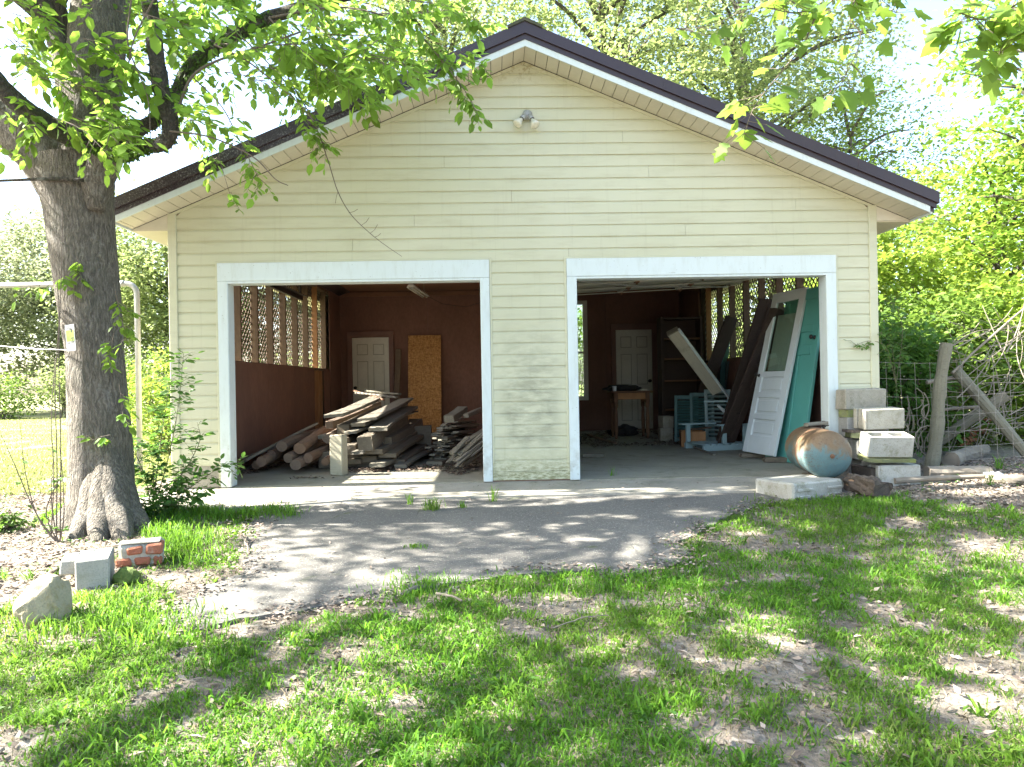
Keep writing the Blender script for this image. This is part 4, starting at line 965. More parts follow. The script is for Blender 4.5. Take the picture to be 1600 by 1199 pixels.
# cream column leaning on the heap
cA = PY(1051, 519, 2.55); cB = PY(1120, 612, 3.15)
CC = empty('column', (0, 0, 0), 0, 'cream painted wooden column propped diagonally over the shutters', 'column')
d = cB - cA; CC.matrix_world = frame_matrix(cA, d, Vector((1, -0.4, 0.4)))
MB().cbox(0, d.length, -.075, .075, -.04, .04, .004, .003, rb).build('shaft', M_['cream_column'], CC, local=True)
MB().cbox(0.01, d.length + .22, .0755, .100, -.03, .045, .004).build('edge_strip', M_['old_white'], CC, local=True)
MB().cbox(-.02, .0, -.08, .08, -.045, .045, .003).build('end_cap', M_['post_wood'], CC, local=True)
# louvred shutters
def shutter(name, label, base, u, v, w, h, mat, n=14, teeth=False):
    o = empty(name, (0, 0, 0), 0, label, 'shutter', None); o.matrix_world = frame_matrix(base, u, v)
    f = 0.045
    MB().cbox(0, f, 0, h, 0, .03, .003).build('stile', M_[mat], o, local=True); MB().cbox(w - f, w, 0, h, 0, .03, .003).build('stile', M_[mat], o, local=True)
    MB().cbox(f + .0005, w - f - .0005, 0, .06, .0006, .0294, .003).build('rail', M_[mat], o, local=True); MB().cbox(f + .0005, w - f - .0005, h - .06, h, .0006, .0294, .003).build('rail', M_[mat], o, local=True)
    me = MB().cbox(f + .001, w - f - .001, -.022, .022, -.003, .003, .001).mesh('louvre', M_[mat])
    for i in range(n):
        y = .075 + (h - .15) * (i + .5) / n
        link_copy(me, 'louvre', o, M=Matrix.Translation((0, y, .015)) @ Matrix.Rotation(math.radians(48), 4, 'X'))
    return o
b0 = Vector((2.82, 3.72, .004))
shutter('louvred_shutter', 'dark teal louvred shutter leaning lowest in the heap under the cream column', b0 + Vector((-.05, .25, 0)), (1, -.45, 0), (-.32, .25, .9), .36, .72, 'teal_dark')
shutter('louvred_shutter', 'dark teal louvred shutter leaning in the middle of the heap', b0 + Vector((.16, .12, .02)), (1, -.45, 0), (-.36, .2, .9), .36, .74, 'teal_dark')
shutter('louvred_shutter', 'pale edged louvred shutter in front of the two dark teal ones', b0 + Vector((.36, 0.0, .03)), (1, -.5, 0), (-.42, .15, .85), .38, .78, 'pale_blue', 10)
board(PY(1100,628,3.1), PY(1140,627,2.95), .03, .03, 'pale_blue', 'pale thin bar across the louvred shutters', 'bar', None, 'bar')
board(PY(1122,634,3.1), PY(1134,646,2.95), .04, .03, 'old_white', 'short white stick across the pale shutter', 'stick', None, 'stick')
# little cinder block and wooden box
o = MB().cbox(-.1, .1, -.1, .1, 0, .2, .006, .003, rb).build('concrete_block', M_['block_stained']); bp = Vector((2.72, 4.35, .002)); o.location = (bp.x, bp.y, .002); tag(o, 'dim concrete block on the garage floor before the bookshelf', 'block')
o2 = MB().cbox(-.09, .09, -.1, .1, 0, .19, .006, .003, rb).build('concrete_block', M_['block_stained']); o2.location = (bp.x + .01, bp.y, .204); o2.rotation_euler.z = .2; tag(o2, 'smaller concrete block set on the dim floor block', 'block')
bx = Vector((2.86, 3.12, .002)); BX = empty('wooden_box', (bx.x, bx.y + .18, .002), math.radians(-10), 'brown wooden drawer box beside the pale blue frame', 'box')
for a in ((-.17, .17, -.16, -.145), (-.17, .17, .145, .16)): MB().cbox(*a, 0, .22, .003).build('side_board', M_['raw_pine'], BX, local=True)
for a in ((-.17, -.155), (.155, .17)): MB().cbox(*a, -.1445, .1445, 0, .22, .003).build('end_board', M_['table_wood'], BX, local=True)
MB().cbox(-.154, .154, -.144, .144, 0.005, .015, .001).build('bottom', M_['table_wood'], BX, local=True)
board((bx.x - .1, bx.y + .1, .245), (bx.x + .28, bx.y + .3, .26), .10, .022, 'log_wood', 'brown scrap board lying on the wooden box', 'board', None, 'board')
# pale blue chair-like frame lying on the floor
fb = PZ(1136, 704, .002); FR = empty('chair_frame', (fb.x, fb.y, .002), math.radians(14), 'pale blue slatted wooden chair frame on the garage floor', 'chair')
for a in ((-.34, .34, 0, .06), (-.34, .34, .48, .54)): MB().cbox(a[0], a[1], a[2], a[3], 0.0, .075, .004).build('rail', M_['pale_blue'], FR, local=True)
for i in range(7):
    x = -.33 + i * .1; MB().cbox(x, x + .07, .005, .535, .0755, .092, .003).build('slat', M_['pale_blue'], FR, local=True)
for x, y in ((-.02, .03), (-.30, .50), (.30, .03), (.30, .5)): MB().cbox(x - .03, x + .03, y - .02, y + .02, .0925, .33, .004).build('post', M_['pale_blue'], FR, local=True)
MB().cbox(-.10, .46, -.02, .08, .3305, .352, .004).build('arm_rest', M_['pale_blue'], FR, local=True); MB().cbox(-.42, .12, .45, .55, .3305, .352, .004).build('arm_rest', M_['pale_blue'], FR, local=True)
board(PZ(1042,684,.012), PZ(1116,711,.012), .035, .018, 'old_board', 'thin lath strip on the concrete floor before the pale blue frame', 'lath', None, 'lath')
board(PZ(912,712,.03), PZ(944,712,.03), .10, .05, 'post_wood', 'short board offcut on the floor behind the middle pier', 'board', None, 'offcut')
board(PZ(920,680,.03), PZ(960,692,.02), .07, .03, 'log_wood', 'brown scrap plank among the leaves left of the table', 'board', None, 'plank')
# table
ta = PZ(966, 686, 0); tb = PZ(1025, 690, 0)
TB = empty('wooden_table', ((ta.x + tb.x) / 2, ta.y + .22, 0.0), math.radians(-2), 'small brown wooden table with turned legs before the white door', 'table')
tw_ = (tb.x - ta.x) / 2 + .03
MB().cbox(-tw_ - .07, tw_ + .07, -.30, .30, .765, .795, .006).build('tabletop', M_['table_wood'], TB, local=True)
MB().cbox(-tw_ + .03, tw_ - .03, -.235, -.215, .655, .764, .003).build('apron', M_['raw_pine'], TB, local=True); MB().cbox(-tw_ + .03, tw_ - .03, .215, .235, .655, .764, .003).build('apron', M_['table_wood'], TB, local=True)
for s_ in (-1, 1): MB().cbox(*sorted((s_ * (tw_ - .02), s_ * tw_)), -.19, .19, .655, .764, .003).build('apron', M_['table_wood'], TB, local=True)
me = MB().lathe([(.018, 0), (.024, .02), (.020, .05), (.030, .12), (.033, .30), (.026, .48), (.022, .50), (.034, .54), (.034, .60)], 12).mesh('leg', M_['table_wood'], True)
for sx in (-1, 1):
    for sy in (-1, 1):
        lg = link_copy(me, 'leg', TB, (sx * (tw_ - .01), sy * .225, 0))
        k = MB().cbox(-.033, .033, -.033, .033, .60, .764, .003).build('leg_block', M_['table_wood'], lg, local=True)
tz = .7965
# dark cloth bundle and white cup on the table
def lump(name, mat, sx, sy, sz, seed, sub=3, amp=0.25, flat=0.0, fr=2.0):
    bm = bmesh.new(); bmesh.ops.create_icosphere(bm, subdivisions=sub, radius=1.0)
    for v in bm.verts:
        p = v.co.copy(); k = 1 + amp * mnoise.noise(p * fr + Vector((seed, seed * 2.1, 0))) + amp * .4 * mnoise.noise(p * fr * 2.7 + Vector((seed, 3, 1)))
        v.co = Vector((p.x * sx * k, p.y * sy * k, max(p.z * sz * k, -sz * (1 - flat))))
    me = bpy.data.meshes.new(name); bm.to_mesh(me); bm.free(); me.materials.append(M_[mat]); return me
o = bpy.data.objects.new('cloth_bundle', lump('cloth_bundle', 'black_cloth', .30, .18, .065, 2.2, 3, .35, .35)); COL.objects.link(o); o.location = (TB.location.x - .12, TB.location.y - .02, tz + .042); tag(o, 'black cloth bundle lying on the wooden table', 'cloth')
cp = PY(949, 612, TB.location.y - .26)
o = MB().lathe([(.028, 0), (.033, .01), (.036, .085), (.033, .085), (.03, .012), (.001, .011)], 14).build('white_cup', M_['plastic_white'], smooth_=True); o.location = (TB.location.x - tw_ - .02, TB.location.y - .22, tz); tag(o, 'small white cup on the corner of the wooden table', 'cup')
o = MB().cbox(-.05, .05, -.03, .03, 0, .035, .004).build('small_box', M_['cream_metal']); o.location = (TB.location.x + .20, TB.location.y - .22, tz); tag(o, 'small pale box on the wooden table edge', 'box')
# black bag under the table
o = bpy.data.objects.new('black_bag', lump('black_bag', 'black_cloth', .24, .18, .12, 5.1, 3, .4, .45)); COL.objects.link(o); o.location = (TB.location.x - .05, TB.location.y + .4, .066); tag(o, 'crumpled black bag on the floor under the table', 'bag')
# bookshelf
sl = PY(1034, 600, 4.95); sr = PY(1100, 600, 4.95); stp = PY(1040, 495, 4.95).z
SHf = empty('bookshelf', ((sl.x + sr.x) / 2, 5.1, 0), 0, 'tall dark brown open bookshelf beside the white door', 'bookshelf'); hw = (sr.x - sl.x) / 2
MB().cbox(-hw, -hw + .05, -.15, .15, 0, stp, .003).build('side_panel', M_['brown_door'], SHf, local=True); MB().cbox(hw - .05, hw, -.15, .15, 0, stp, .003).build('side_panel', M_['brown_door'], SHf, local=True)
MB().cbox(-hw + .0505, hw - .0505, .135, .149, .02, stp - .01, .002).build('back_panel', M_['brown_door'], SHf, local=True)
for z in (.06, .46, .95, 1.32, 1.66, stp - .03): MB().cbox(-hw + .0505, hw - .0505, -.145, .134, z - .014, z + .014, .002).build('shelf', M_['brown_door' if z > 1.9 else 'table_wood'], SHf, local=True)
# --- dead leaves blown onto the floor
LEAF4 = [(0, 0, 0), (.35, .22, .06), (1, 0, -.04), (.35, -.22, .06)]
def litter(name, label, P, size, mat, tilt=.4, seed=0):
    r = np.random.default_rng(seed); n = len(P)
    a = r.uniform(0, 2 * np.pi, n); A = np.stack([np.cos(a), np.sin(a), r.uniform(-tilt, tilt, n)], -1)
    N = np.stack([r.normal(0, tilt, n), r.normal(0, tilt, n), np.ones(n)], -1)
    V, Fc = leaf_arrays(LEAF4, [(0, 1, 2, 3)], P, A, N, r.uniform(size * .5, size * 1.4, n))
    o = bpy.data.objects.new(name, array_mesh(name, V, Fc, 4, M_[mat])); COL.objects.link(o)
    return tag(o, label, 'dead leaves', kind='stuff')
r = np.random.default_rng(5)
n = 9000
x = np.concatenate([r.uniform(-2.9, -.2, n // 2), r.uniform(.9, 3.3, n // 2)]); y = np.concatenate([.5 + np.abs(r.normal(0, .75, n // 2)), r.uniform(3.4, 6.6, n // 2)])
keep = (vnoise(x, y, .5, 8) > .42) & (y < 6.9)
P = np.stack([x, y, .006 + .02 * r.random(n)], -1)[keep]
litter('dead_leaves', 'dark dead leaves and crumbs on the garage floor', P, .045, 'leaf_litter_dark', .35, 3)
# twin flood light on the gable
c = PY(824, 180, -.02)
FLD = empty('flood_light', (c.x, -.0168, c.z), 0, 'twin bulb flood light fixture on the cream gable', 'light')
My = Matrix.Rotation(math.pi / 2, 4, 'X')
MB().lathe([(.050, 0), (.050, .012), (.043, .020), (.030, .034), (.001, .036)], 20, My).build('mounting_plate', M_['galvanised'], FLD, local=True, smooth_=True)
for sx, ax, ay, az in ((-1, -.6, -.35, -.75), (1, .35, -.40, -.85)):
    d = Vector((ax, ay, az)).normalized(); A = Vector((sx * .018, -.03, -.005))
    Mx = frame_matrix(A, d.orthogonal(), d.cross(d.orthogonal())); Mx = Matrix.Translation(A) @ d.to_track_quat('Z', 'Y').to_matrix().to_4x4()
    H_ = MB().lathe([(.012, 0), (.016, .005), (.024, .03), (.026, .065), (.022, .068)], 14, Mx).build('lamp_holder', M_['galvanised'], FLD, local=True, smooth_=True)
    MB().lathe([(.0245, .060), (.0245, .069), (.021, .071)], 14, Mx).build('gasket', M_['dark_metal'], H_, local=True)
    MB().lathe([(.018, .068), (.020, .085), (.036, .115), (.046, .140), (.046, .150), (.03, .158), (.001, .160)], 18, Mx).build('bulb', M_['bulb_glass'], FLD, local=True, smooth_=True)
# ================================================================ things outside, right of the garage
rc = random.Random(23)
def solid_block(name, label, c, size, rz, mat, cat='block', grp=None, bev=.008, jit=.003, tilt=(0, 0)):
    a, b, h = size
    o = MB().cbox(-a / 2, a / 2, -b / 2, b / 2, 0, h, bev, jit, rc).build(name, M_[mat]); o.location = c; o.rotation_euler = (tilt[0], tilt[1], rz)
    return tag(o, label, cat, grp)
def cored_block(label, c, rz, mat, tilt=(0, 0)):
    m = MB(); L, Wd, h, t = .395, .195, .19, .034
    hx = [(-L / 2 + t, -t / 2), (t / 2, L / 2 - t)]
    # top and bottom faces with two cores: outer ring, inner tapered cores
    outer = [(-L/2, -Wd/2), (L/2, -Wd/2), (L/2, Wd/2), (-L/2, Wd/2)]
    b = .006
    m.cbox(-L/2, L/2, -Wd/2, -Wd/2 + t, 0, h, b); m.cbox(-L/2, L/2, Wd/2 - t, Wd/2, 0, h, b)
    for x0, x1 in ((-L/2, -L/2 + t), (-t/2, t/2), (L/2 - t, L/2)): m.cbox(x0 + (.0007 if x0 < -.1 else 0), x1 - (.0007 if x1 > .1 else 0), -Wd/2 + t - b, Wd/2 - t + b, .0006, h - .0006, .001)
    o = m.build('concrete_block', M_[mat]); o.location = c; o.rotation_euler = (tilt[0], tilt[1], rz)
    return tag(o, label, 'block')
def ear_block(label, c, rz, mat, tilt=(0, 0)):
    """hollow block laid with grooved end: shallow end recess gives the stepped left edge seen in the photo"""
    m = MB(); L, Wd, h = .395, .19, .19; b = .007
    m.cbox(-L/2 + .022, L/2, -Wd/2, Wd/2, 0, h, b, .002, rc); m.cbox(-L/2, -L/2 + .0225, -Wd/2 + .001, -Wd/2 + .052, .001, h - .001, b); m.cbox(-L/2, -L/2 + .0225, Wd/2 - .052, Wd/2 - .001, .001, h - .001, b)
    o = m.build('concrete_block', M_[mat]); o.location = c; o.rotation_euler = (tilt[0], tilt[1], rz)
    return tag(o, label, 'block')
def flat_stone(label, c, sx, sy, t, rz, mat, seed, tilt=(0, 0), name='stone_slab'):
    rr = random.Random(seed); n = 16; pl = []
    for k in range(n):
        a = 2 * math.pi * k / n; q = 1 / max(abs(math.cos(a)), abs(math.sin(a))); q = min(q, 1.25) * rr.uniform(.86, 1.04)
        pl.append((math.cos(a) * q * sx, math.sin(a) * q * sy))
    m = MB().prism(pl, 0, t, 'z'); o = m.build(name, M_[mat]); o.location = c; o.rotation_euler = (tilt[0], tilt[1], rz)
    return tag(o, label, 'slab')
def xat(px, Y): return PY(px, 650, Y).x
g0 = gz(3.85, -.5)
# rear column against the wall
xa = xat(1346, -.14)
for i, (z, dx) in enumerate(((g0 - .01, .02), (g0 + .185, -.01), (g0 + .38, .015))):
    solid_block('concrete_block', ['lowest block of the rear column against the cream wall', 'second block up in the rear column against the wall', 'third block up in the rear column, behind the pale block'][i], (xa + dx, -.135, z), (.395, .19, .19), rc.uniform(-.03, .03), 'block_grey')
flat_stone('mossy flat stone under the top grey block of the rear column', (xa, -.135, g0 + .572), .20, .095, .075, 0, 'mossy_slab', 4)
solid_block('concrete_block', 'grey stained block topping the rear column beside the corner', (xa, -.137, g0 + .65), (.42, .17, .195), .035, 'block_stained', jit=.008)
# middle column
xb_ = xat(1374, -.36)
solid_block('concrete_block', 'ground block of the middle column, hidden behind the front blocks', (xb_ - .02, -.345, g0 - .01), (.395, .19, .19), .02, 'block_grey')
solid_block('concrete_block', 'second block of the middle column under the ragged mossy stone', (xb_ - .05, -.345, g0 + .185), (.395, .19, .19), -.04, 'block_grey')
flat_stone('ragged mossy stone under the tan block', (xb_ - .02, -.36, g0 + .38), .29, .11, .05, .04, 'mossy_slab', 9, (0, .05))
flat_stone('dark thin bark slab poking out left of the ragged mossy stone', (xb_ - .22, -.36, g0 + .435), .13, .08, .025, -.2, 'rotten_bark', 10, (0, .09), 'bark_slab')
ear_block('tan concrete block above the cored block, grooved end to the left', (xb_, -.345, g0 + .472), .09, 'block_pale', (.05, -.015))
# front column
xc_ = xat(1395, -.58)
ear_block('bright concrete block on the ground under the mossy shingle', (xc_, -.575, gz(xc_, -.58) - .012), .03, 'block_white')
flat_stone('green mossy shingle between the two front blocks', (xc_ - .07, -.575, g0 + .203), .235, .125, .03, -.04, 'mossy_slab', 14, (.13, .02))
cored_block('concrete block with two square holes on top of the front column', (xc_ - .075, -.575, g0 + .252), -.07, 'block_white', (.20, .02))
solid_block('concrete_block', 'dark cement block between the tank and the front column', (xat(1345, -.40), -.52 + .05, gz(3.5, -.5) - .012), (.10, .30, .17), .1, 'rotten_bark', jit=.006)
# big white block
A = PG(1190, 769.5); B = PG(1240, 786); C = PG(1318, 772); u = C - B; v = A - B
wl, wv_ = u.length, v.length
bb = empty('cast_block', (0, 0, 0), 0, 'big white cast block lying at the edge of the driveway', 'block')
Mx = frame_matrix((B.x, B.y, gz(B.x, B.y) - .005), (u.x, u.y, 0), (v.x, v.y, 0)); bb.matrix_world = Mx
MB().cbox(0, wl, 0, wv_, 0, .165, .016, .006, rc).build('body', M_['block_white'], bb, local=True)
for x0, x1 in ((.04, wl * .38), (wl * .66, wl - .02)):
    for z in (.045, .105): MB().cbox(x0, x1, -.012, -.0005, z - .012, z + .014, .005, .002, rc).build('raised_band', M_['block_white'], bb, local=True)
# rotten log chunk
la = PG(1330, 766); lb = PG(1378, 781); la.z = gz(la.x, la.y) + .085; lb.z = gz(lb.x, lb.y) + .075
def rough_log(name, label, A, B, r, mat, seed, n=18, k=14, amp=.22, taper=.85, endmat=None):
    A, B = Vector(A), Vector(B); d = B - A; L = d.length; M = frame_matrix(A, d, Vector((0, 0.05, 1)))
    m = MB(); rings = []
    for i in range(k):
        f = i / (k - 1); base = len(m.v); rings.append(base)
        for q in range(n):
            a = 2 * math.pi * q / n
            rr = r * (1 + (taper - 1) * f) * (1 + amp * mnoise.noise(Vector((math.cos(a) * 1.6 + seed, math.sin(a) * 1.6, f * L / r * .7))) + amp * .5 * mnoise.noise(Vector((math.cos(a) * 5 + seed, math.sin(a) * 5, f * L / r * 1.5))))
            e = .02 * mnoise.noise(Vector((q * .9, seed, i))) if i in (0, k - 1) else 0
            m.v.append((L * f + e, math.cos(a) * rr, math.sin(a) * rr))
    for i in range(k - 1):
        for q in range(n): q2 = (q + 1) % n; m.f.append((rings[i] + q, rings[i] + q2, rings[i + 1] + q2, rings[i + 1] + q))
    m.f.append(tuple(rings[0] + q for q in range(n - 1, -1, -1))); m.f.append(tuple(rings[-1] + q for q in range(n)))
    o = m.build(name, M_[mat]); o.matrix_world = M; tag(o, label, 'log')
    if endmat:
        m2 = MB(); m2.tube([(-.012, 0, 0), (L * .35, 0, .006)], [r * .8, r * .97], 12, wob=.12, seed=seed); m2.build('heartwood', M_[endmat], o, local=True)
    return o
rough_log('rotten_log', 'short rotten log with black bark beside the white block', la, lb, .082, 'rotten_bark', 3.3, 30, 26, .42, endmat='rotten_wood', taper=1.05)
# rusty tank
tF = Vector((xat(1301, -.80), -.80, .265)); tR = Vector((xat(1264, -.20), -.16, .285))
d = (tF - tR); TK = empty('rusty_tank', (0, 0, 0), 0, 'rusty blue steel tank lying by the right doorway', 'tank')
TK.matrix_world = Matrix.Translation(tR) @ d.to_track_quat('Z', 'Y').to_matrix().to_4x4()
L = d.length; R_ = .212
prof = [(R_ * math.sin(a), R_ * .55 * (1 - math.cos(a)) - R_ * .55) for a in np.linspace(0.02, math.pi / 2, 9)]
prof += [(R_, L * .30), (R_ + .004, L * .31), (R_ + .004, L * .335), (R_, L * .345), (R_, L * .72), (R_ + .003, L * .73), (R_ + .003, L * .75), (R_ - .002, L * .76)]
prof += [(R_ * math.cos(a), L * .78 + R_ * .55 * math.sin(a)) for a in np.linspace(0, math.pi / 2 - .02, 9)]
body = MB().lathe(prof, 40).build('shell', M_['rusty_tank'], TK, local=True, smooth_=True)
zc = L * .78 + R_ * .55
MB().lathe([(.020, zc - .006), (.020, zc + .008), (.013, zc + .010), (.013, zc + .024), (.001, zc + .025)], 10).build('plug', M_['rust'], TK, local=True)
MB().lathe([(R_ + .0015, L * .455), (R_ + .004, L * .46), (R_ + .004, L * .485), (R_ + .0015, L * .49)], 40).build('weld_band', M_['rust'], TK, local=True, smooth_=True)
wq = tR.lerp(tF, .12) + Vector((0.03, 0, R_ + .018))
board(wq + Vector((-.09, -.03, 0)), wq + Vector((.13, .02, .012)), .07, .03, 'old_board', 'grey piece of weathered wood lying on the rusty tank', 'board', None, 'wood_scrap')
VL = MB().lathe([(.012, 0), (.012, .03), (.022, .035), (.022, .05), (.010, .055), (.010, .075), (.018, .08), (.018, .092), (.001, .093)], 10)
VL.tube([(0, 0, .045), (.05, 0, .05)], .007, 6)
o = VL.build('valve', M_['dark_metal'], TK, local=True); o.matrix_world = Matrix.Translation(tR.lerp(tF, .08) + Vector((.14, 0, R_ - .045)))
solid_block('wood_block', 'small wood block propping the rusty tank', (tR.x * .5 + tF.x * .5 - .02, tR.y * .5 + tF.y * .5, -.03), (.16, .30, .10), .1, 'old_beam', 'block')
# long stick and logs on the ground
sa = PG(1398, 757); sb = PG(1538, 750)
pole(sa + Vector((0, 0, .03)), sb + Vector((0, 0, .03)), .026, .020, 'dead_branch', 'long pale barkless branch on the ground before the fence', 'branch', None, 'branch', 8, .01, 4)
a = PG(1448, 744); b = PG(1546, 741); rough_log('fallen_log', 'flat grey rotten log behind the long pale branch', a + Vector((0, 0, .03)), b + Vector((0, 0, .03)), .06, 'dead_branch', 7.0, 12, 12, .35, .7)
a = PG(1486, 728); b = PG(1568, 716); rough_log('fallen_log', 'thick weathered log lying under the crossed poles', a + Vector((0, 0, .06)), b + Vector((0, .3, .07)), .085, 'dead_branch', 9.0, 14, 12, .3, .75)
a = PG(1545, 752); b = PG(1610, 757); rough_log('fallen_log', 'short pale log at the right end of the long branch', a + Vector((0, 0, .02)), b + Vector((0, 0, .03)), .045, 'dead_branch', 11.0, 12, 10, .3, .8)
# fence post
fp = PG(1456, 729); ft = PY(1478, 537, fp.y + .02)
FP = [fp + (ft - fp) * f + Vector((.012 * math.sin(f * 7), 0, 0)) for f in np.linspace(-.03, 1, 14)]
o = MB().tube(FP, [.066 + .006 * math.sin(i * 1.7) - .0006 * i for i in range(14)], 12, wob=.05, seed=2).build('fence_post', M_['post_wood']); tag(o, 'leaning grey fence post holding the wire fence', 'post')
# woven wire fence, slack
WF = empty('wire_fence', (fp.x, fp.y + .03, 0), 0, 'rusty woven wire fence running past the grey post', 'fence')
def fence_pt(s, z): return Vector((s, fp.y + .07 + .10 * math.sin(s * 1.9) + .05 * (z - .6), z + .03 * math.sin(s * 2.4)))
for z in (.10, .24, .40, .57, .76, .95, 1.12):
    MB().tube([fence_pt(s, z) for s in np.linspace(3.95, 7.2, 26)], .0023, 4).build('strand', M_['fence_wire'], WF)
for s in np.arange(3.98, 7.2, .15):
    MB().tube([fence_pt(s, z) for z in np.linspace(.08, 1.13, 7)], .0020, 4).build('stay_wire', M_['fence_wire'], WF)
# crossed poles and snag
pole(PY(1492, 578, 1.0), PY(1606, 712, .55), .062, .055, 'post_wood', 'grey pole slanting down to the right over the other pole', 'pole', None, 'pole', 10, .006, 12)
pole(PY(1450, 702, 1.5), PY(1572, 618, 1.25), .060, .066, 'post_wood', 'split grey pole slanting up behind the fence post', 'pole', None, 'pole', 10, .006, 13)
pole(PY(1448, 598, 1.0), PY(1500, 590, 1.1), .022, .03, 'dead_branch', 'short barkless limb poking left past the fence post', 'branch', None, 'branch', 8, .03, 14)
pole(PY(1488, 583, .9), PY(1612, 472, 1.3), .013, .009, 'dead_branch', 'long thin pale cane slanting up to the right', 'branch', None, 'cane', 6, .01, 15)
sn = PG(1535, 700); sn.y += .6
SN = empty('dead_snag', (sn.x, sn.y, gz(sn.x, sn.y)), 0, 'broken dead tree stump with orange rot behind the poles', 'stump')
zt_ = PY(1535, 545, sn.y).z
pts = [Vector((sn.x + .04 * math.sin(f * 5) - .03 * f, sn.y, gz(sn.x, sn.y) - .05 + f * (zt_ + .05))) for f in np.linspace(0, 1, 14)]
MB().tube(pts, [.21 - .10 * min(1, f * 3) + .03 * f for f in np.linspace(0, 1, 14)], 16, wob=.12, seed=8).build('trunk', M_['dead_branch'], SN)
m = MB()
for k in range(26):
    f = k / 26; c = PY(1500 + 45 * f + rc.uniform(-9, 9), 712 - 70 * f + rc.uniform(-7, 7), sn.y - .26 - rc.uniform(0, .08)); r_ = rc.uniform(.03, .065)
    b_ = bmesh.new(); bmesh.ops.create_icosphere(b_, subdivisions=2, radius=r_)
    m.add([tuple(c + v.co * (1 + .5 * mnoise.noise(v.co * 30 + c * 3))) for v in b_.verts], [tuple(v.index for v in f_.verts) for f_ in b_.faces]); b_.free()
m.build('rot_clay', M_['termite_clay'], SN)
MB().tube([PY(1508, 668, sn.y - .3), PY(1548, 672, sn.y - .25), PY(1552, 690, sn.y - .2)], [.05, .045, .04], 8, wob=.15).build('fungus_shelf', M_['block_pale'], SN)
# chain hanging from a bar
pole(PY(1468, 641, 1.15), PY(1530, 636, 1.2), .018, .02, 'dead_branch', 'thin horizontal limb that the rusty chain hangs from', 'branch', None, 'branch', 7, .01, 17)
CH = empty('rusty_chain', PY(1472, 642, 1.13), 0, 'short rusty chain hanging from the thin limb', 'chain')
link = MB(); seg = []
for k in range(13): a = 2 * math.pi * k / 12; seg.append((.013 * math.cos(a), 0, .022 * math.sin(a)))
link.tube(seg, .004, 5, cap=False); me = link.mesh('chain_link', M_['rust'])
for k in range(13):
    z = -.03 - k * .035
    link_copy(me, 'chain_link', CH, M=Matrix.Translation((.006 * math.sin(k * .6) - k * .003, 0, z)) @ Matrix.Rotation((k % 2) * math.pi / 2 + .3, 4, 'Z'))
# tangle of dead vines
m = MB()
for k in range(85):
    x0 = 1482 + rc.random() ** .8 * 135; y0 = rc.uniform(500, 690); Y = rc.uniform(.75, 2.0)
    a = rc.uniform(-.7, .7) + (0 if rc.random() < .6 else 1.3); L = rc.uniform(35, 120); cv = rc.uniform(-.9, .9)
    pts = []
    for i in range(7):
        f = i / 6 - .5; aa = a + cv * f; pts.append(PY(x0 + math.cos(a) * L * f + math.sin(a) * cv * L * f * f * .8, y0 - math.sin(a) * L * f + math.cos(a) * cv * L * f * f * .8, Y + .3 * f))
    r_ = rc.uniform(.003, .008); m.tube(pts, [r_ * (1 - .08 * i) for i in range(7)], 5)
o = m.build('vine_tangle', M_['dead_branch']); tag(o, 'tangle of bare grey vines and brush over the crossed poles', 'brush', kind='stuff')
m = MB()
for k in range(22):
    x0 = 1432 + rc.uniform(-16, 22); y0 = rc.uniform(615, 700); Y = fp.y + rc.uniform(.0, .25); pts = []
    a = rc.uniform(.8, 2.2); L = rc.uniform(20, 60); cv = rc.uniform(-1.5, 1.5)
    for i in range(6): f = i / 5 - .5; pts.append(PY(x0 + math.cos(a + cv * f) * L * f, y0 - math.sin(a + cv * f) * L * f, Y))
    m.tube(pts, rc.uniform(.003, .007), 5)
o = m.build('dry_vines', M_['dead_branch']); tag(o, 'dry vine clump caught in the wire left of the fence post', 'brush', kind='stuff')
o = bpy.data.objects.new('plastic_scrap', lump('plastic_scrap', 'plastic_white', .085, .05, .035, 8.8, 3, .6, .3, 3)); COL.objects.link(o); q = PG(1552, 744); o.location = (q.x, q.y, gz(q.x, q.y) + .02); tag(o, 'crumpled pale plastic scrap among the logs', 'litter')

# ================================================================ things outside, left
# stone, block, brick chunk
def rock(name, label, px, py, sx, sy, sz, mat, seed, rz=0, cat='rock'):
    q = PG(px, py); bm = bmesh.new(); bmesh.ops.create_icosphere(bm, subdivisions=4, radius=1)
    for v in bm.verts:
        p = v.co.copy(); n_ = p * 1.0
        k = 1 + .30 * mnoise.noise(p * 1.3 + Vector((seed, 0, 0))) + .10 * mnoise.noise(p * 4 + Vector((0, seed, 0))) + .04 * mnoise.noise(p * 11)
        # facets
        for nx, ny, nz, dd in ((.6, -.5, .6, .72), (-.7, -.3, .6, .78), (.1, .8, .5, .8), (-.2, -.9, .2, .8), (.9, .2, .2, .8)):
            nn_ = Vector((nx, ny, nz)).normalized(); e = (p * k).dot(nn_)
            if e > dd: p = p - nn_ * ((e - dd) / k * .85)
        v.co = Vector((p.x * k * sx, p.y * k * sy, p.z * k * sz))
    me = bpy.data.meshes.new(name); bm.to_mesh(me); bm.free(); me.materials.append(M_[mat])
    o = bpy.data.objects.new(name, me); COL.objects.link(o); o.location = (q.x, q.y, gz(q.x, q.y) + sz * .62); o.rotation_euler = (0, .25, rz); return tag(o, label, cat)
rock('field_stone', 'mossy tan field stone at the grass edge', 74, 978, .125, .115, .135, 'field_stone', 4.4, .5)
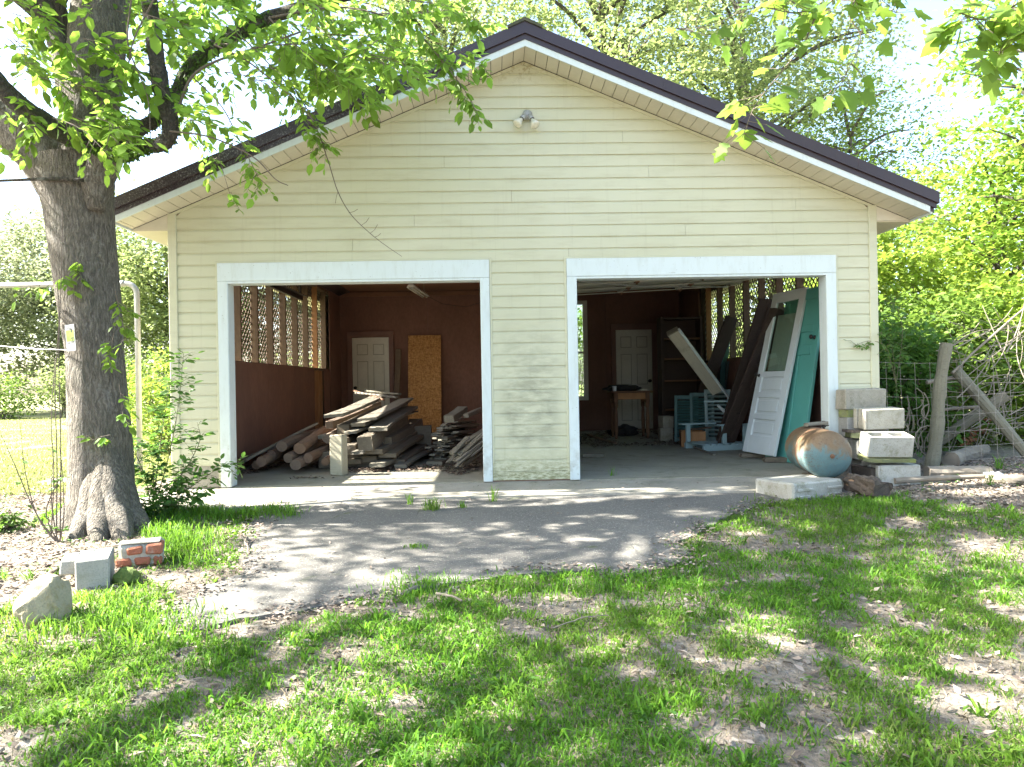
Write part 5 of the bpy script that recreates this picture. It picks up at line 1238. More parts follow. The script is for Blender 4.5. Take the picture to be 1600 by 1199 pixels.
# grey block seen end on, long side running back to the left
e0 = PG(117, 930); e1 = PG(161, 933); v = e0 - CAM; v.z = 0; v = Matrix.Rotation(math.radians(-7), 3, 'Z') @ v.normalized(); u = Vector((v.y, -v.x, 0))
MXb = frame_matrix((e0.x, e0.y, gz(e0.x, e0.y) - .02), u, v)
gb = empty('broken_block', (0, 0, 0), 0, 'pale grey concrete block with stepped end beside the tan stone', 'block'); gb.matrix_world = MXb
w_ = .172; MB().cbox(0, w_, 0, .30, 0, .195, .008, .003, rc).build('body', M_['block_grey'], gb, local=True)
MB().cbox(-.085, -.0005, .10, .31, .10, .185, .008, .003, rc).build('ledge', M_['block_grey'], gb, local=True)
q = PG(165, 925); o = bpy.data.objects.new('moss_clump', lump('moss_clump', 'moss_green', .07, .07, .06, 3.2, 3, .3, .4)); COL.objects.link(o); o.location = (q.x + .06, q.y + .12, gz(q.x, q.y) + .035); tag(o, 'bright green moss clump behind the pale grey block', 'moss')
# brick and mortar chunk
q = PG(210, 886); bk = empty('brick_chunk', (q.x, q.y + .08, gz(q.x, q.y) - .01), math.radians(20), 'broken chunk of red brickwork with mortar by the tree', 'bricks')
MB().cbox(-.125, .125, -.055, .095, 0, .150, .02, .014, rc).build('mortar', M_['mortar'], bk, local=True)
for x0, x1, z0, z1, dy in ((-.135, -.045, .015, .075, -.012), (-.03, .06, .02, .07, -.010), (-.075, .02, .088, .14, -.014), (.035, .135, .085, .148, -.016), (.075, .13, .015, .07, -.006)):
    MB().cbox(x0, x1, -.055 + dy, .05, z0, z1, .010, .006, rc).build('brick', M_['brick_red'], bk, local=True)
MB().cbox(-.12, .12, -.05, .09, .1505, .165, .005, .008, rc).build('mortar_cap', M_['mortar'], bk, local=True)
# pipe frame
pb_ = PG(219, 742); zt_ = PY(219, 443, pb_.y).z
CL = empty('pipe_frame', (pb_.x, pb_.y, gz(pb_.x, pb_.y)), 0, 'galvanised steel pipe frame standing behind the big tree', 'pipe frame')
R2 = .13; pts = [Vector((pb_.x, pb_.y, gz(pb_.x, pb_.y) - .05)), Vector((pb_.x, pb_.y, zt_ - R2))]
for a in np.linspace(0.2, math.pi / 2, 7): pts.append(Vector((pb_.x - R2 + R2 * math.cos(a), pb_.y, zt_ - R2 + R2 * math.sin(a))))
xl_ = pb_.x - 2.9; pts.append(Vector((xl_ + R2, pb_.y, zt_)))
MB().tube(pts, .032, 14).build('right_pipe', M_['galvanised'], CL, smooth_=True)
pts2 = [Vector((xl_ + R2 + .002, pb_.y, zt_))]
for a in np.linspace(math.pi / 2, math.pi - .2, 7): pts2.append(Vector((xl_ + R2 + R2 * math.cos(a), pb_.y, zt_ - R2 + R2 * math.sin(a))))
pts2 += [Vector((xl_, pb_.y, zt_ - R2)), Vector((xl_, pb_.y, gz(xl_, pb_.y) - .05))]
MB().tube(pts2, .032, 14).build('left_pipe', M_['galvanised'], CL, smooth_=True)
MB().tube([Vector((pb_.x - R2 - .06, pb_.y, zt_)), Vector((pb_.x - R2 - .01, pb_.y, zt_))], .037, 14).build('coupling', M_['galvanised'], CL, smooth_=True)
# sticks on the lawn
for i, (a, b, r_, lb) in enumerate((((632, 936), (660, 922), .016, 'curved dead root at the lower driveway edge'), ((682, 938), (722, 950), .008, 'thin bare stick on the grass below the dead root'), ((864, 992), (950, 972), .0032, 'long thin twig on the lawn below the driveway'),
                                    ((380, 838), (388, 870), .006, 'small dark twig on the left side of the driveway'), ((196, 890), (178, 915), .014, 'crooked dead stick between tan stone and grey block'))):
    A = PG(*a); B = PG(*b); A.z = gz(A.x, A.y) + .03; B.z = gz(B.x, B.y) + .03
    if i == 4: A, B = PG(62, 925), PG(90, 898); A.z = gz(A.x, A.y) + .02; B.z = gz(B.x, B.y) + .03
    pole(A, B, r_, r_ * .7, 'dead_branch', lb, 'stick', None, 'stick', 7, .06, 30 + i)
# ================================================================ vegetation
OV = [(0, 0, 0), (.28, .25, .05), (.68, .23, .05), (1, 0, -.03), (.68, -.23, .05), (.28, -.25, .05)]; OVF = [(0, 1, 2, 3), (0, 3, 4, 5)]
DI = [(0, 0, 0), (.45, .27, .05), (1, 0, 0), (.45, -.27, .05)]; DIF = [(0, 1, 2, 3)]
def maple_shape():
    pts = [(0, 0), (-.02, .20), (.12, .46), (.26, .30), (.50, .52), (.55, .26), (.72, .22), (1.0, 0)]
    full = pts + [(x, -y) for x, y in reversed(pts[1:-1])]
    tv = [(.30, 0, .04)] + [(x, y, -.06 * abs(y)) for x, y in full]; n = len(full)
    return tv, [(0, 1 + i, 1 + (i + 1) % n) for i in range(n)]
MV, MF = maple_shape()
class Leaves:
    def __init__(s): s.P = []; s.A = []; s.N = []; s.S = []
    def add(s, p, a, n, sz): s.P.append(p); s.A.append(a); s.N.append(n); s.S.append(sz)
    def bulk(s, P, A, N, Sz): s.P.extend(P); s.A.extend(A); s.N.extend(N); s.S.extend(Sz)
    def build(s, name, mat, parent=None, tv=OV, tf=OVF):
        V, Fc = leaf_arrays(tv, tf, np.array(s.P, float), np.array(s.A, float), np.array(s.N, float), np.array(s.S, float))
        if parent is not None: V = V - np.array(root_offset(parent))
        o = bpy.data.objects.new(name, array_mesh(name, V, Fc, len(tf[0]), M_[mat])); COL.objects.link(o)
        if parent is not None: o.parent = parent
        return o
def cloud(L, centers, per, sigma, size, r, droop=.25):
    """leaves scattered round cluster centres"""
    C = np.asarray(centers, float); n = len(C) * per; P = np.repeat(C, per, 0) + r.normal(0, 1, (n, 3)) * np.array(sigma)
    a = r.uniform(0, 2 * np.pi, n); A = np.stack([np.cos(a), np.sin(a), r.uniform(-.7, .25, n) - droop], -1)
    N = np.stack([r.normal(0, .55, n), r.normal(0, .55, n), np.ones(n)], -1)
    L.bulk(P, A, N, r.uniform(size * .6, size * 1.25, n))
def smooth_poly(pts, k=6):
    """Catmull-Rom through the points"""
    P = [Vector(p) for p in pts]
    if len(P) < 3: return [P[0].lerp(P[-1], i / k) for i in range(k + 1)]
    Q = [P[0] * 2 - P[1]] + P + [P[-1] * 2 - P[-2]]; out = []
    for i in range(1, len(Q) - 2):
        for j in range(k):
            t = j / k; a, b, c, d = Q[i - 1], Q[i], Q[i + 1], Q[i + 2]
            out.append(.5 * ((2 * b) + (c - a) * t + (2 * a - 5 * b + 4 * c - d) * t * t + (3 * b - a - 3 * c + d) * t ** 3))
    out.append(P[-1]); return out
def spray(m, L, pts, r0, r, leaf, bare=.15, density=1.0, side=.22, gap=.05):
    """a twig along pts with side twiglets carrying leaves"""
    q = smooth_poly(pts, 6); n = len(q); m.tube(q, [r0 * (1 - .75 * i / (n - 1)) for i in range(n)], 5)
    tot = sum((q[i + 1] - q[i]).length for i in range(n - 1)); acc = 0; nxt = bare * tot
    for i in range(n - 1):
        sg = q[i + 1] - q[i]; l = sg.length; t = sg.normalized()
        while acc + l > nxt:
            p = q[i] + sg * ((nxt - acc) / l); nxt += gap / density * r.uniform(.5, 1.5)
            az = r.uniform(0, 2 * np.pi); o1 = t.orthogonal().normalized(); o2 = t.cross(o1)
            d = (o1 * math.cos(az) + o2 * math.sin(az) + t * .7 + Vector((0, 0, -.15))).normalized(); sl = side * r.uniform(.3, 1.1)
            e = p + d * sl + Vector((0, 0, -.15 * sl)); m.tube([p, p.lerp(e, .55) + Vector((0, 0, .02)), e], [.0022, .0018, .001], 4, cap=False)
            k = r.integers(3, 7)
            for j in range(k):
                f = (j + 1) / k; b = p.lerp(e, f); s_ = 1 if j % 2 else -1
                o3 = d.cross(Vector((0, 0, 1))); o3 = o3.normalized() if o3.length > .01 else o1
                ax = d * (.5 if j < k - 1 else 1.2) + o3 * (s_ * .8 if j < k - 1 else 0) + Vector((0, 0, r.uniform(-.65, -.05)))
                L.add(tuple(b), tuple(ax), (r.normal(0, .4), r.normal(0, .4), 1), leaf * r.uniform(.5, 1.3))
        acc += l
def thicken(px_pts, Y, hw_px):
    out = []; rad = []
    for i, (x, y) in enumerate(px_pts):
        Yi = Y[i] if hasattr(Y, '__len__') else Y
        p = PY(x, y, Yi); out.append(p); rad.append(hw_px[i] * (Yi - CAM.y) / FPX)
    return out, rad
# ---------------------------------------------------------------- the big tree by the corner
rt = np.random.default_rng(42)
tbase = PG(155, 826); TY = tbase.y + .12
T = empty('shade_tree', (tbase.x, TY, gz(tbase.x, TY)), 0, 'big grey barked shade tree at the left corner with leafy low branches', 'tree')
def limb(name, px, Y, hw, mat, n=14, wob=.04, seed=0, k=5):
    P_, R_l = thicken(px, Y, hw); q = smooth_poly(P_, k); idx = np.linspace(0, len(P_) - 1, len(q)); rr = np.interp(idx, np.arange(len(P_)), R_l)
    return MB().tube(q, list(rr), n, wob=wob, seed=seed).build(name, M_[mat], T, smooth_=True)
# trunk with fluted root flare
px = [(152, 850), (153, 836), (155, 822), (157, 802), (158, 770), (157, 707), (154, 630), (149, 553), (140, 477), (131, 400), (124, 330), (117, 285), (118, 250)]
hw = [104, 90, 70, 53, 46, 44, 42, 40, 43, 45, 48, 54, 50]
P_, R_l = thicken(px, TY, hw); q = smooth_poly(P_, 6); idx = np.linspace(0, len(P_) - 1, len(q)); rr = np.interp(idx, np.arange(len(P_)), R_l)
m = MB(); n = 44; rings = []
for i, p in enumerate(q):
    base = len(m.v); rings.append(base); fl = max(0, 1 - (p.z - P_[0].z) / .45) ** 1.6
    for k in range(n):
        a = 2 * math.pi * k / n
        rad = rr[i] * (1 + fl * .24 * math.sin(5 * a + .6) + fl * .14 * math.sin(3 * a + 2) + .035 * mnoise.noise(Vector((math.cos(a) * 2.2, math.sin(a) * 2.2, p.z * 1.4))) + .02 * mnoise.noise(Vector((math.cos(a) * 9, math.sin(a) * 9, p.z * 2.5))))
        m.v.append((p.x + math.cos(a) * rad, p.y + math.sin(a) * rad, p.z))
for a, b in zip(rings, rings[1:]):
    for k in range(n): k2 = (k + 1) % n; m.f.append((a + k, a + k2, b + k2, b + k))
m.build('trunk', M_['bark'], T, smooth_=True)
for k, (ex, ey, r0) in enumerate(((78, 836, .13), (112, 850, .12), (198, 848, .13), (236, 834, .12), (152, 852, .12), (205, 812, .11), (85, 812, .11))):
    e = PG(ex, ey); z0 = gz(tbase.x, TY); c0 = Vector((tbase.x, TY, 0)); ef = Vector((e.x, e.y, 0)); far_ = (ef - c0).length
    def at(f, z): q_ = c0.lerp(ef, f); return Vector((q_.x, q_.y, z))
    e.z = gz(e.x, e.y) - .05
    q = smooth_poly([at(.18, z0 + .62), at(.30, z0 + .33), at(.50, z0 + .11), at(.78, z0 + .0), e], 5)
    MB().tube(q, list(np.interp(np.linspace(0, 1, len(q)), [0, .3, .6, 1], [r0 * .35, r0 * .9, r0 * .8, r0 * .35])), 14, wob=.03, seed=k).build('root', M_['bark'], T, smooth_=True)
limb('limb', [(112, 300), (88, 262), (45, 215), (-5, 165), (-80, 90), (-170, -40)], TY, [44, 42, 40, 37, 32, 26], 'bark', 18, .03, 1)
limb('limb', [(122, 300), (134, 240), (140, 170), (150, 90), (158, 0), (170, -130), (150, -320)], [TY, TY + .05, TY + .1, TY + .2, TY + .3, TY + .4, TY + .5], [44, 42, 40, 40, 40, 36, 26], 'bark', 18, .03, 2)
limb('limb', [(122, 250), (112, 170), (100, 100), (82, 30), (60, -60), (20, -200)], [TY, TY + .1, TY + .2, TY + .3, TY + .4, TY + .6], [22, 18, 17, 16, 14, 10], 'bark', 12, .03, 3)
limb('limb', [(150, 330), (152, 285), (168, 248), (176, 232)], TY - .14, [12, 24, 22, 16], 'bark', 14, .05, 4)
limb('limb', [(178, 238), (150, 226), (110, 212), (60, 186), (15, 150), (-20, 110), (-90, 40)], [TY - .14, TY - .2, TY - .3, TY - .42, TY - .5, TY - .6, TY - .8], [15, 15, 16, 16, 14, 13, 10], 'bark_mossy', 12, .06, 5)
limb('limb', [(172, 238), (198, 242), (222, 230), (250, 226), (264, 214), (266, 190), (254, 150), (244, 90), (237, 30), (228, -40), (215, -160)], [TY - .14, TY - .2, TY - .25, TY - .3, TY - .32] + [TY - .35] * 6, [14, 12, 10, 11, 12, 12, 13, 12, 12, 11, 8], 'bark_mossy', 10, .10, 6)
limb('limb', [(182, 232), (212, 205), (245, 186), (270, 160), (292, 112), (322, 84), (365, 55), (420, 28), (480, 10), (560, -12)], [TY - .1, TY, TY + .05, TY + .1, TY + .1, TY + .1, TY + .1, TY + .1, TY + .1, TY + .1], [12, 11, 10, 10, 10, 11, 11, 10, 9, 8], 'bark_mossy', 10, .09, 7)
limb('dead_limb', [(130, 282), (90, 280), (40, 281), (-30, 284)], TY - .28, [3, 3, 2.4, 2], 'bark_mossy', 8, .05, 8)
limb('limb', [(262, 205), (278, 170), (300, 120), (340, 95), (400, 75), (470, 50)], TY - .35, [2.4, 2.3, 2.1, 1.9, 1.7, 1.4], 'twig', 7, .05, 9)
# fern and moss fringe on the low limbs
tw = MB(); LV = Leaves()
def S_(pxs, Y, r0=.006, leaf=.085, **kw):
    Ys = Y if hasattr(Y, '__len__') else [Y] * len(pxs)
    spray(tw, LV, [PY(x, y, Yi) for (x, y), Yi in zip(pxs, Ys)], r0, rt, leaf, **kw)
# long trailing sprays over the roof
S_([(420, 28), (520, 12), (590, 22), (650, 50), (690, 95), (725, 140), (748, 182)], -1.35, .009, .085, bare=.30, density=1.5, side=.20)
S_([(640, 45), (690, 70), (730, 95), (762, 105)], -1.32, .004, .08, bare=.1, density=1.5, side=.16)
S_([(590, 22), (660, 20), (740, 12)], -1.4, .005, .09, bare=.1, side=.2, density=1.3)
S_([(560, -15), (640, 0), (720, 15), (752, 40)], -1.6, .005, .09, bare=.1, side=.22, density=1.3)
S_([(380, 60), (420, 100), (455, 140), (478, 185), (500, 235)], -1.3, .006, .085, bare=.35, density=1.3, side=.18)
S_([(300, 120), (345, 165), (372, 215), (396, 262), (408, 290)], -1.45, .006, .085, bare=.4, density=1.2, side=.18)
S_([(478, 185), (495, 205), (512, 238)], -1.3, .003, .085, bare=.1, density=1.2, side=.14)
S_([(340, 240), (355, 290), (365, 322)], -1.45, .003, .075, bare=.75, density=1.2, side=.1)
S_([(400, 75), (470, 70), (540, 90), (585, 125)], -1.5, .006, .11, bare=.1, density=1.1, side=.24)
S_([(420, 28), (450, 60), (500, 100), (555, 135)], -1.75, .006, .12, bare=.1, density=1.1, side=.26)
S_([(470, 50), (530, 55), (590, 60), (640, 95)], -1.55, .005, .10, bare=.05, density=1.1, side=.24)
for k in range(104):   # the leafy screen hanging from the low limbs
    x = rt.uniform(-20, 600); y = rt.uniform(-50, 150) if x > 300 else rt.uniform(-60, 215)
    if x > 350: y = min(y, 150 - (x - 350) * .28)
    Y = TY + rt.uniform(-.9, 1.6); dx = rt.uniform(30, 95) * (1 if rt.random() < .75 else -1); dy = rt.uniform(5, 75)
    S_([(x, y), (x + dx * .5, y + dy * .3), (x + dx, y + dy)], [Y, Y - .1, Y - .2], .004, rt.uniform(.075, .115), bare=.08, density=1.0, side=.20, gap=.06)
for (x, y, dx, dy) in ((20, 60, 40, 60), (60, 120, 60, 40), (10, 0, 70, 30), (110, 130, 80, 40), (100, 190, 60, 25), (20, 150, 40, 60), (150, 160, 50, 40), (130, 60, 60, 30)):
    S_([(x, y), (x + dx * .5, y + dy * .3), (x + dx, y + dy)], TY - .55, .004, .095, bare=.1, density=1.3, side=.2)
# epicormic sprigs on the trunk
for x, y, dx, dy in ((180, 455, 10, 60), (182, 470, 28, 30), (178, 520, -6, 50), (186, 600, 6, 60), (98, 420, 14, 40), (100, 440, -80, 15), (172, 680, -28, 8), (120, 398, 6, 40), (190, 500, 8, 40)):
    S_([(x, y), (x + dx * .5, y + dy * .35), (x + dx, y + dy)], TY - .26, .003, .075, bare=.25, density=.9, side=.09)
# bare hanging twig in front of the siding
q = smooth_poly([PY(x, y, -1.28) for x, y in ((430, 80), (455, 130), (490, 190), (512, 250), (528, 300), (548, 335), (575, 362), (600, 382), (628, 401))], 5)
tw.tube(q, [.006 * (1 - .7 * i / len(q)) for i in range(len(q))], 5)
for x, y, dx, dy in ((545, 333, 14, -6), (565, 352, 12, -12), (528, 300, -4, 18), (585, 371, 10, -6), (578, 365, 12, -14)):
    tw.tube([PY(x, y, -1.28), PY(x + dx * .6, y + dy * .4, -1.29), PY(x + dx, y + dy, -1.3)], .002, 4)
for pl in (((240, 0), (210, 60), (196, 110), (180, 60)), ((205, 0), (200, 70), (230, 150), (235, 215)), ((335, 70), (385, 95), (430, 130), (470, 165), (490, 190)), ((265, 205), (330, 215), (395, 245), (430, 280), (450, 290))):
    q = smooth_poly([PY(x, y, TY - .5) for x, y in pl], 5); tw.tube(q, [.007 * (1 - .6 * i / len(q)) for i in range(len(q))], 5)
tw.build('twigs', M_['twig'], T)
# moss and resurrection fern fringe
FR_ = Leaves()
for pl, Y, hwp in ((((178, 238), (150, 226), (110, 212), (60, 186), (15, 150)), TY - .3, 13), (((172, 238), (198, 242), (222, 230), (250, 226), (264, 214), (266, 190), (254, 150), (244, 90), (237, 30)), TY - .3, 9), (((182, 232), (212, 205), (245, 186), (270, 160), (292, 112), (322, 84), (365, 55), (420, 28)), TY + .05, 9)):
    q = smooth_poly([PY(x, y, Y) for x, y in pl], 14)
    for p in q:
        for _ in range(9):
            a = rt.uniform(0, 2 * np.pi); hwm = hwp * (Y - CAM.y) / FPX
            o_ = Vector((math.cos(a), rt.uniform(-1, 1), math.sin(a))).normalized()
            FR_.add(tuple(p + o_ * hwm * rt.uniform(.7, 1.0)), tuple(o_ + Vector((rt.normal(0, .4), 0, -.5))), tuple(rt.normal(0, 1, 3)), rt.uniform(.02, .05))
FR_.build('moss_fringe', 'leaf_dark', T, DI, DIF)
LV.build('low_leaves', 'leaf_tree', T)
# upper crown (casts the dappled shade), limbs inside it
def crown_clusters(c, rad, n, r, inner=.35, zmin=None):
    out = []
    while len(out) < n:
        p = r.uniform(-1, 1, 3); l = np.linalg.norm(p)
        if l > 1 or l < inner: continue
        if vnoise(p[0] * 3, p[1] * 3 + p[2] * 2, .8, 5) < .28: continue
        q = np.array(c) + p * np.array(rad)
        if zmin is not None and q[2] < zmin: continue
        out.append(q)
    return np.array(out)
UC = Leaves(); cl = crown_clusters((-4.0, -2.3, 6.0), (4.2, 3.5, 2.4), 120, rt, .25, 3.95)
cloud(UC, cl, 66, (.25, .25, .17), .13, rt)
UC.build('crown', 'leaf_tree', T, DI, DIF)
m = MB()
for k in range(26):
    e = Vector(cl[rt.integers(len(cl))]); s = Vector((-3.5, TY + .3, rt.uniform(3.6, 6.2))); md = s.lerp(e, .5) + Vector((rt.normal(0, .3), rt.normal(0, .3), .3))
    q = smooth_poly([s, md, e], 5); m.tube(q, [.06 * (1 - .8 * i / len(q)) for i in range(len(q))], 6)
m.tube([PY(165, -130, TY + .4), Vector((-3.4, TY + .4, 6.0)), Vector((-3.5, TY + .3, 8.5))], [.17, .12, .04], 10)
m.build('upper_limbs', M_['bark_far'], T)
# notice tied to the trunk
sg0 = PY(104, 512, TY - .235)
NS = empty('paper_notice', PY(111, 528, TY - .27), 0, 'small white and green paper notice on the tree trunk', 'notice')
NS.rotation_euler = (0, math.radians(-5), math.radians(-16))
def curved(w, h, off, mat, name, par, x0=0, z0=0, n=8):
    mm = MB()
    for j in range(2):
        for i in range(n + 1):
            x = x0 - w / 2 + w * i / n; mm.v.append((x, -off - .9 * x * x * 1.5 + .0 , z0 + (-h / 2 if j == 0 else h / 2)))
    b = len(mm.v)
    for i in range(n): mm.f.append((i, i + 1, n + 2 + i, n + 1 + i))
    o = mm.build(name, M_[mat], par, local=True)
    md = o.modifiers.new('thick', 'SOLIDIFY'); md.thickness = .0008; return o
# sheet bends backwards round the trunk on both sides
curved(.085, .20, .004, 'paper', 'sheet', NS)
curved(.07, .085, .0062, 'paper_green', 'print_block', NS, 0, .015)
for x, z, w_, h_ in ((.012, .065, .026, .010), (.016, .05, .010, .02), (.02, -.005, .022, .006), (.02, -.02, .010, .006), (.022, -.035, .026, .007), (-.015, -.04, .02, .006), (-.012, .075, .02, .005)):
    curved(w_, h_, .0078, 'ink', 'print_mark', NS, x, z, 2)
# wire strung to the tree
wv = [PY(x, y, TY - .2 + (100 - x) * .004) for x, y in ((-60, 537), (0, 541), (50, 545), (104, 547))]
o = MB().tube(smooth_poly(wv, 6), .0035, 5).build('wire_line', M_['plastic_white']); tag(o, 'thin pale wire strung to the tree trunk', 'wire')

# ---------------------------------------------------------------- generic trees and shrubs
def gen_tree(name, label, base, h, crad, cbase, nclus, per, leaf, mat, seed, trunk_r=.16, sig=(.4, .4, .28), lean=(0, 0), group=None, bark='bark_far', cat='tree', crown_c=None, shape=DI, inner=.2):
    r = np.random.default_rng(seed); bz = gz(base[0], base[1])
    o = empty(name, (base[0], base[1], bz), 0, label, cat, group)
    top = Vector((base[0] + lean[0], base[1] + lean[1], bz + h * .86)); b = Vector((base[0], base[1], bz - .1))
    ax = smooth_poly([b, b.lerp(top, .35) + Vector((r.normal(0, .12), r.normal(0, .12), 0)), b.lerp(top, .7) + Vector((r.normal(0, .2), r.normal(0, .2), 0)), top], 4)
    m = MB().tube(ax, [trunk_r * (1.25 - 1.1 * i / (len(ax) - 1)) for i in range(len(ax))], 9)
    cz = bz + cbase + (h - cbase) / 2; c = (base[0] + lean[0] * .7, base[1] + lean[1] * .7, cz) if crown_c is None else crown_c
    cl = crown_clusters(c, (crad, crad, (h - cbase) / 2), nclus, r, inner)
    for e in cl[::max(1, nclus // 34)]:
        e = Vector(e); zz = min(max(e.z - r.uniform(.1, .35) * h * .4, bz + cbase * .6), top.z - .1); f = (zz - b.z) / (top.z - b.z); s = b.lerp(top, f)
        q = smooth_poly([s, s.lerp(e, .55) + Vector((r.normal(0, .1), r.normal(0, .1), .12 * (e - s).length)), e], 4)
        m.tube(q, [trunk_r * .38 * (1 - .85 * i / (len(q) - 1)) for i in range(len(q))], 6, cap=False)
    m.build('trunk', M_[bark], o)
    L = Leaves(); cloud(L, cl, per, sig, leaf, r); L.build('crown', mat, o, shape, DIF if shape is DI else OVF)
    return o
def shrub(name, label, base, w, d, h, nclus, per, leaf, mat, seed, sig=.12, group=None, cat='shrub', shape=DI, low=.0):
    r = np.random.default_rng(seed); bz = gz(base[0], base[1]); o = empty(name, (base[0], base[1], bz), 0, label, cat, group)
    cl = []
    while len(cl) < nclus:
        p = r.uniform(-1, 1, 3)
        if np.linalg.norm(p * np.array([1, 1, .8])) > 1: continue
        q = np.array([base[0] + p[0] * w, base[1] + p[1] * d, bz + low + (p[2] * .5 + .5) * (h - low)]); cl.append(q)
    m = MB()
    for e in cl[::max(1, nclus // 22)]:
        s = Vector((base[0] + r.normal(0, w * .15), base[1] + r.normal(0, d * .15), bz - .02)); e = Vector(e)
        q = smooth_poly([s, s.lerp(e, .5) + Vector((0, 0, .1 * h)), e], 4); m.tube(q, [.014 * (1 - .7 * i / (len(q) - 1)) for i in range(len(q))], 5, cap=False)
    m.build('stems', M_['twig'], o); L = Leaves(); cloud(L, cl, per, (sig, sig, sig * .8), leaf, r); L.P = [(a, b_, max(c, bz + .02)) for a, b_, c in L.P]; L.build('foliage', mat, o, shape, DIF if shape is DI else OVF)
    return o
# shade tree left of the frame that dapples the lawn
gen_tree('shade_tree', 'tree left of the view whose crown dapples the front lawn', (-8.2, -6.0), 9.8, 3.9, 3.4, 108, 66, .13, 'leaf_tree', 61, .2, (.25, .25, .17), crown_c=(-7.6, -4.9, 6.2))
# tall trees behind the garage
BG = 'tall trees behind the garage'
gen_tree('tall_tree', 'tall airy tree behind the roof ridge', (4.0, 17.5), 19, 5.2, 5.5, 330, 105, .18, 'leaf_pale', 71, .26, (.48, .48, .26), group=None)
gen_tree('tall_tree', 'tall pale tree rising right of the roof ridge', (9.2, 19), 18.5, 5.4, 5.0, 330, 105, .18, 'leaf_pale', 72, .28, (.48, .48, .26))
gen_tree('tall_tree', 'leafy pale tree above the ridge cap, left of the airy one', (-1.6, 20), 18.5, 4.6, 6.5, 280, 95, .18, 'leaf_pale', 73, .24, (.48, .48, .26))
gen_tree('tall_tree', 'lower green tree showing above the right roof edge', (11.5, 15.5), 10.2, 3.2, 3.0, 260, 60, .13, 'leaf_mid', 74, .16, (.4, .4, .3))
# distant trees at the left, beyond the lawn
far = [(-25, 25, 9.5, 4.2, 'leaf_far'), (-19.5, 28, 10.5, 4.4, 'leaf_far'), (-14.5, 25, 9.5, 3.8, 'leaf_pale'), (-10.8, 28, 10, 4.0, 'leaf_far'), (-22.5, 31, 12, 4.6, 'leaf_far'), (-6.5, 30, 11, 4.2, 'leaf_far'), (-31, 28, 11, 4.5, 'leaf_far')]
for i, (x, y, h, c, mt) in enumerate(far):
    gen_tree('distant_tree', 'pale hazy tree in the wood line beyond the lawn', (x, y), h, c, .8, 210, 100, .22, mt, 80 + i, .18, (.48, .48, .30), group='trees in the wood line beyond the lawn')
# hedge row along the far lawn
for i, x in enumerate(np.arange(-26, -6.5, 2.4)):
    shrub('lawn_bush', 'bushy green thicket along the far edge of the lawn', (x, 20.6 + .5 * math.sin(i * 2)), 1.6, 1.0, 2.0 + .35 * math.sin(i * 1.7), 70, 50, .13, 'leaf_mid' if i % 2 else 'leaf_pale', 95 + i, .26, 'bushes along the far edge of the lawn')
# trimmed bush beyond the pipe frame
shrub('garden_bush', 'dense bright green bush between the pipe frame and the garage', (-5.1, 4.6), .95, .8, 1.62, 150, 46, .075, 'leaf_bright', 120, .12)
# right side thicket
shrub('fence_shrub', 'dark green vine shrub growing behind the wire fence by the corner', (4.75, 1.75), .85, .7, 1.65, 150, 40, .09, 'leaf_shrub', 131, .13, shape=OV)
shrub('fence_shrub', 'leafy shrub behind the grey fence post', (5.9, 2.5), 1.1, .8, 2.0, 150, 40, .105, 'leaf_mid', 132, .15, shape=OV)
shrub('fence_shrub', 'bright shrub behind the crossed poles and brush', (7.4, 2.6), 1.2, .9, 2.3, 170, 40, .11, 'leaf_bright', 133, .16, shape=OV)
shrub('fence_shrub', 'deep green undergrowth low behind the broken stump', (6.6, 3.4), 1.7, .7, 1.1, 130, 46, .08, 'leaf_dark', 134, .15)
gen_tree('small_tree', 'yellow green sapling tree beside the garage eave', (5.9, 4.6), 3.7, 1.3, .9, 95, 85, .115, 'leaf_bright', 141, .06, (.22, .22, .09))
gen_tree('small_tree', 'bright leafy tree filling the right side behind the fence', (8.6, 4.8), 5.2, 1.8, 1.0, 150, 90, .125, 'leaf_bright', 142, .09, (.26, .26, .10))
gen_tree('small_tree', 'taller dark leaved tree at the right with drooping boughs', (8.2, 3.0), 7.6, 1.9, 2.6, 100, 76, .12, 'leaf_tree', 143, .10, (.28, .28, .10), crown_c=(8.5, 3.0, 5.0))
gen_tree('small_tree', 'shaded tree between the garage side and the bright saplings', (6.4, 9.0), 5.2, 1.9, .8, 130, 85, .12, 'leaf_pale', 144, .09, (.30, .30, .15))
gen_tree('small_tree', 'tree in the rear of the right thicket', (10.2, 9.5), 5.6, 2.3, .8, 140, 85, .13, 'leaf_mid', 145, .1, (.32, .32, .16))
shrub('fence_shrub', 'green undergrowth beside the right garage wall', (4.9, 5.5), .9, 1.2, 1.9, 120, 46, .08, 'leaf_dark', 135, .17)
shrub('rear_shrub', 'green shrub outside the rear window', (1.9, 9.2), 1.3, .8, 3.0, 150, 46, .10, 'leaf_mid', 136, .2)
# fern-like sprig in front of the corner post
SPx = MB(); SL = Leaves(); rs2 = np.random.default_rng(17)
SPR = empty('corner_vine', PG(1402, 726), 0, 'green vine sprig reaching across the right corner post', 'vine')
for pts in (((1400, 600), (1385, 545), (1360, 533), (1335, 540)), ((1400, 600), (1392, 540), (1372, 520)), ((1400, 600), (1410, 520), (1400, 480), (1385, 470)), ((1400, 720), (1402, 660), (1400, 600))):
    spray(SPx, SL, [PY(x, y, -.02 if x < 1390 else .15) for x, y in pts], .004, rs2, .05, bare=.2 if pts[0][1] < 700 else .9, density=1.2, side=.11)
SPx.build('stems', M_['twig_green'], SPR); SL.build('leaves', 'leaf_shrub', SPR)
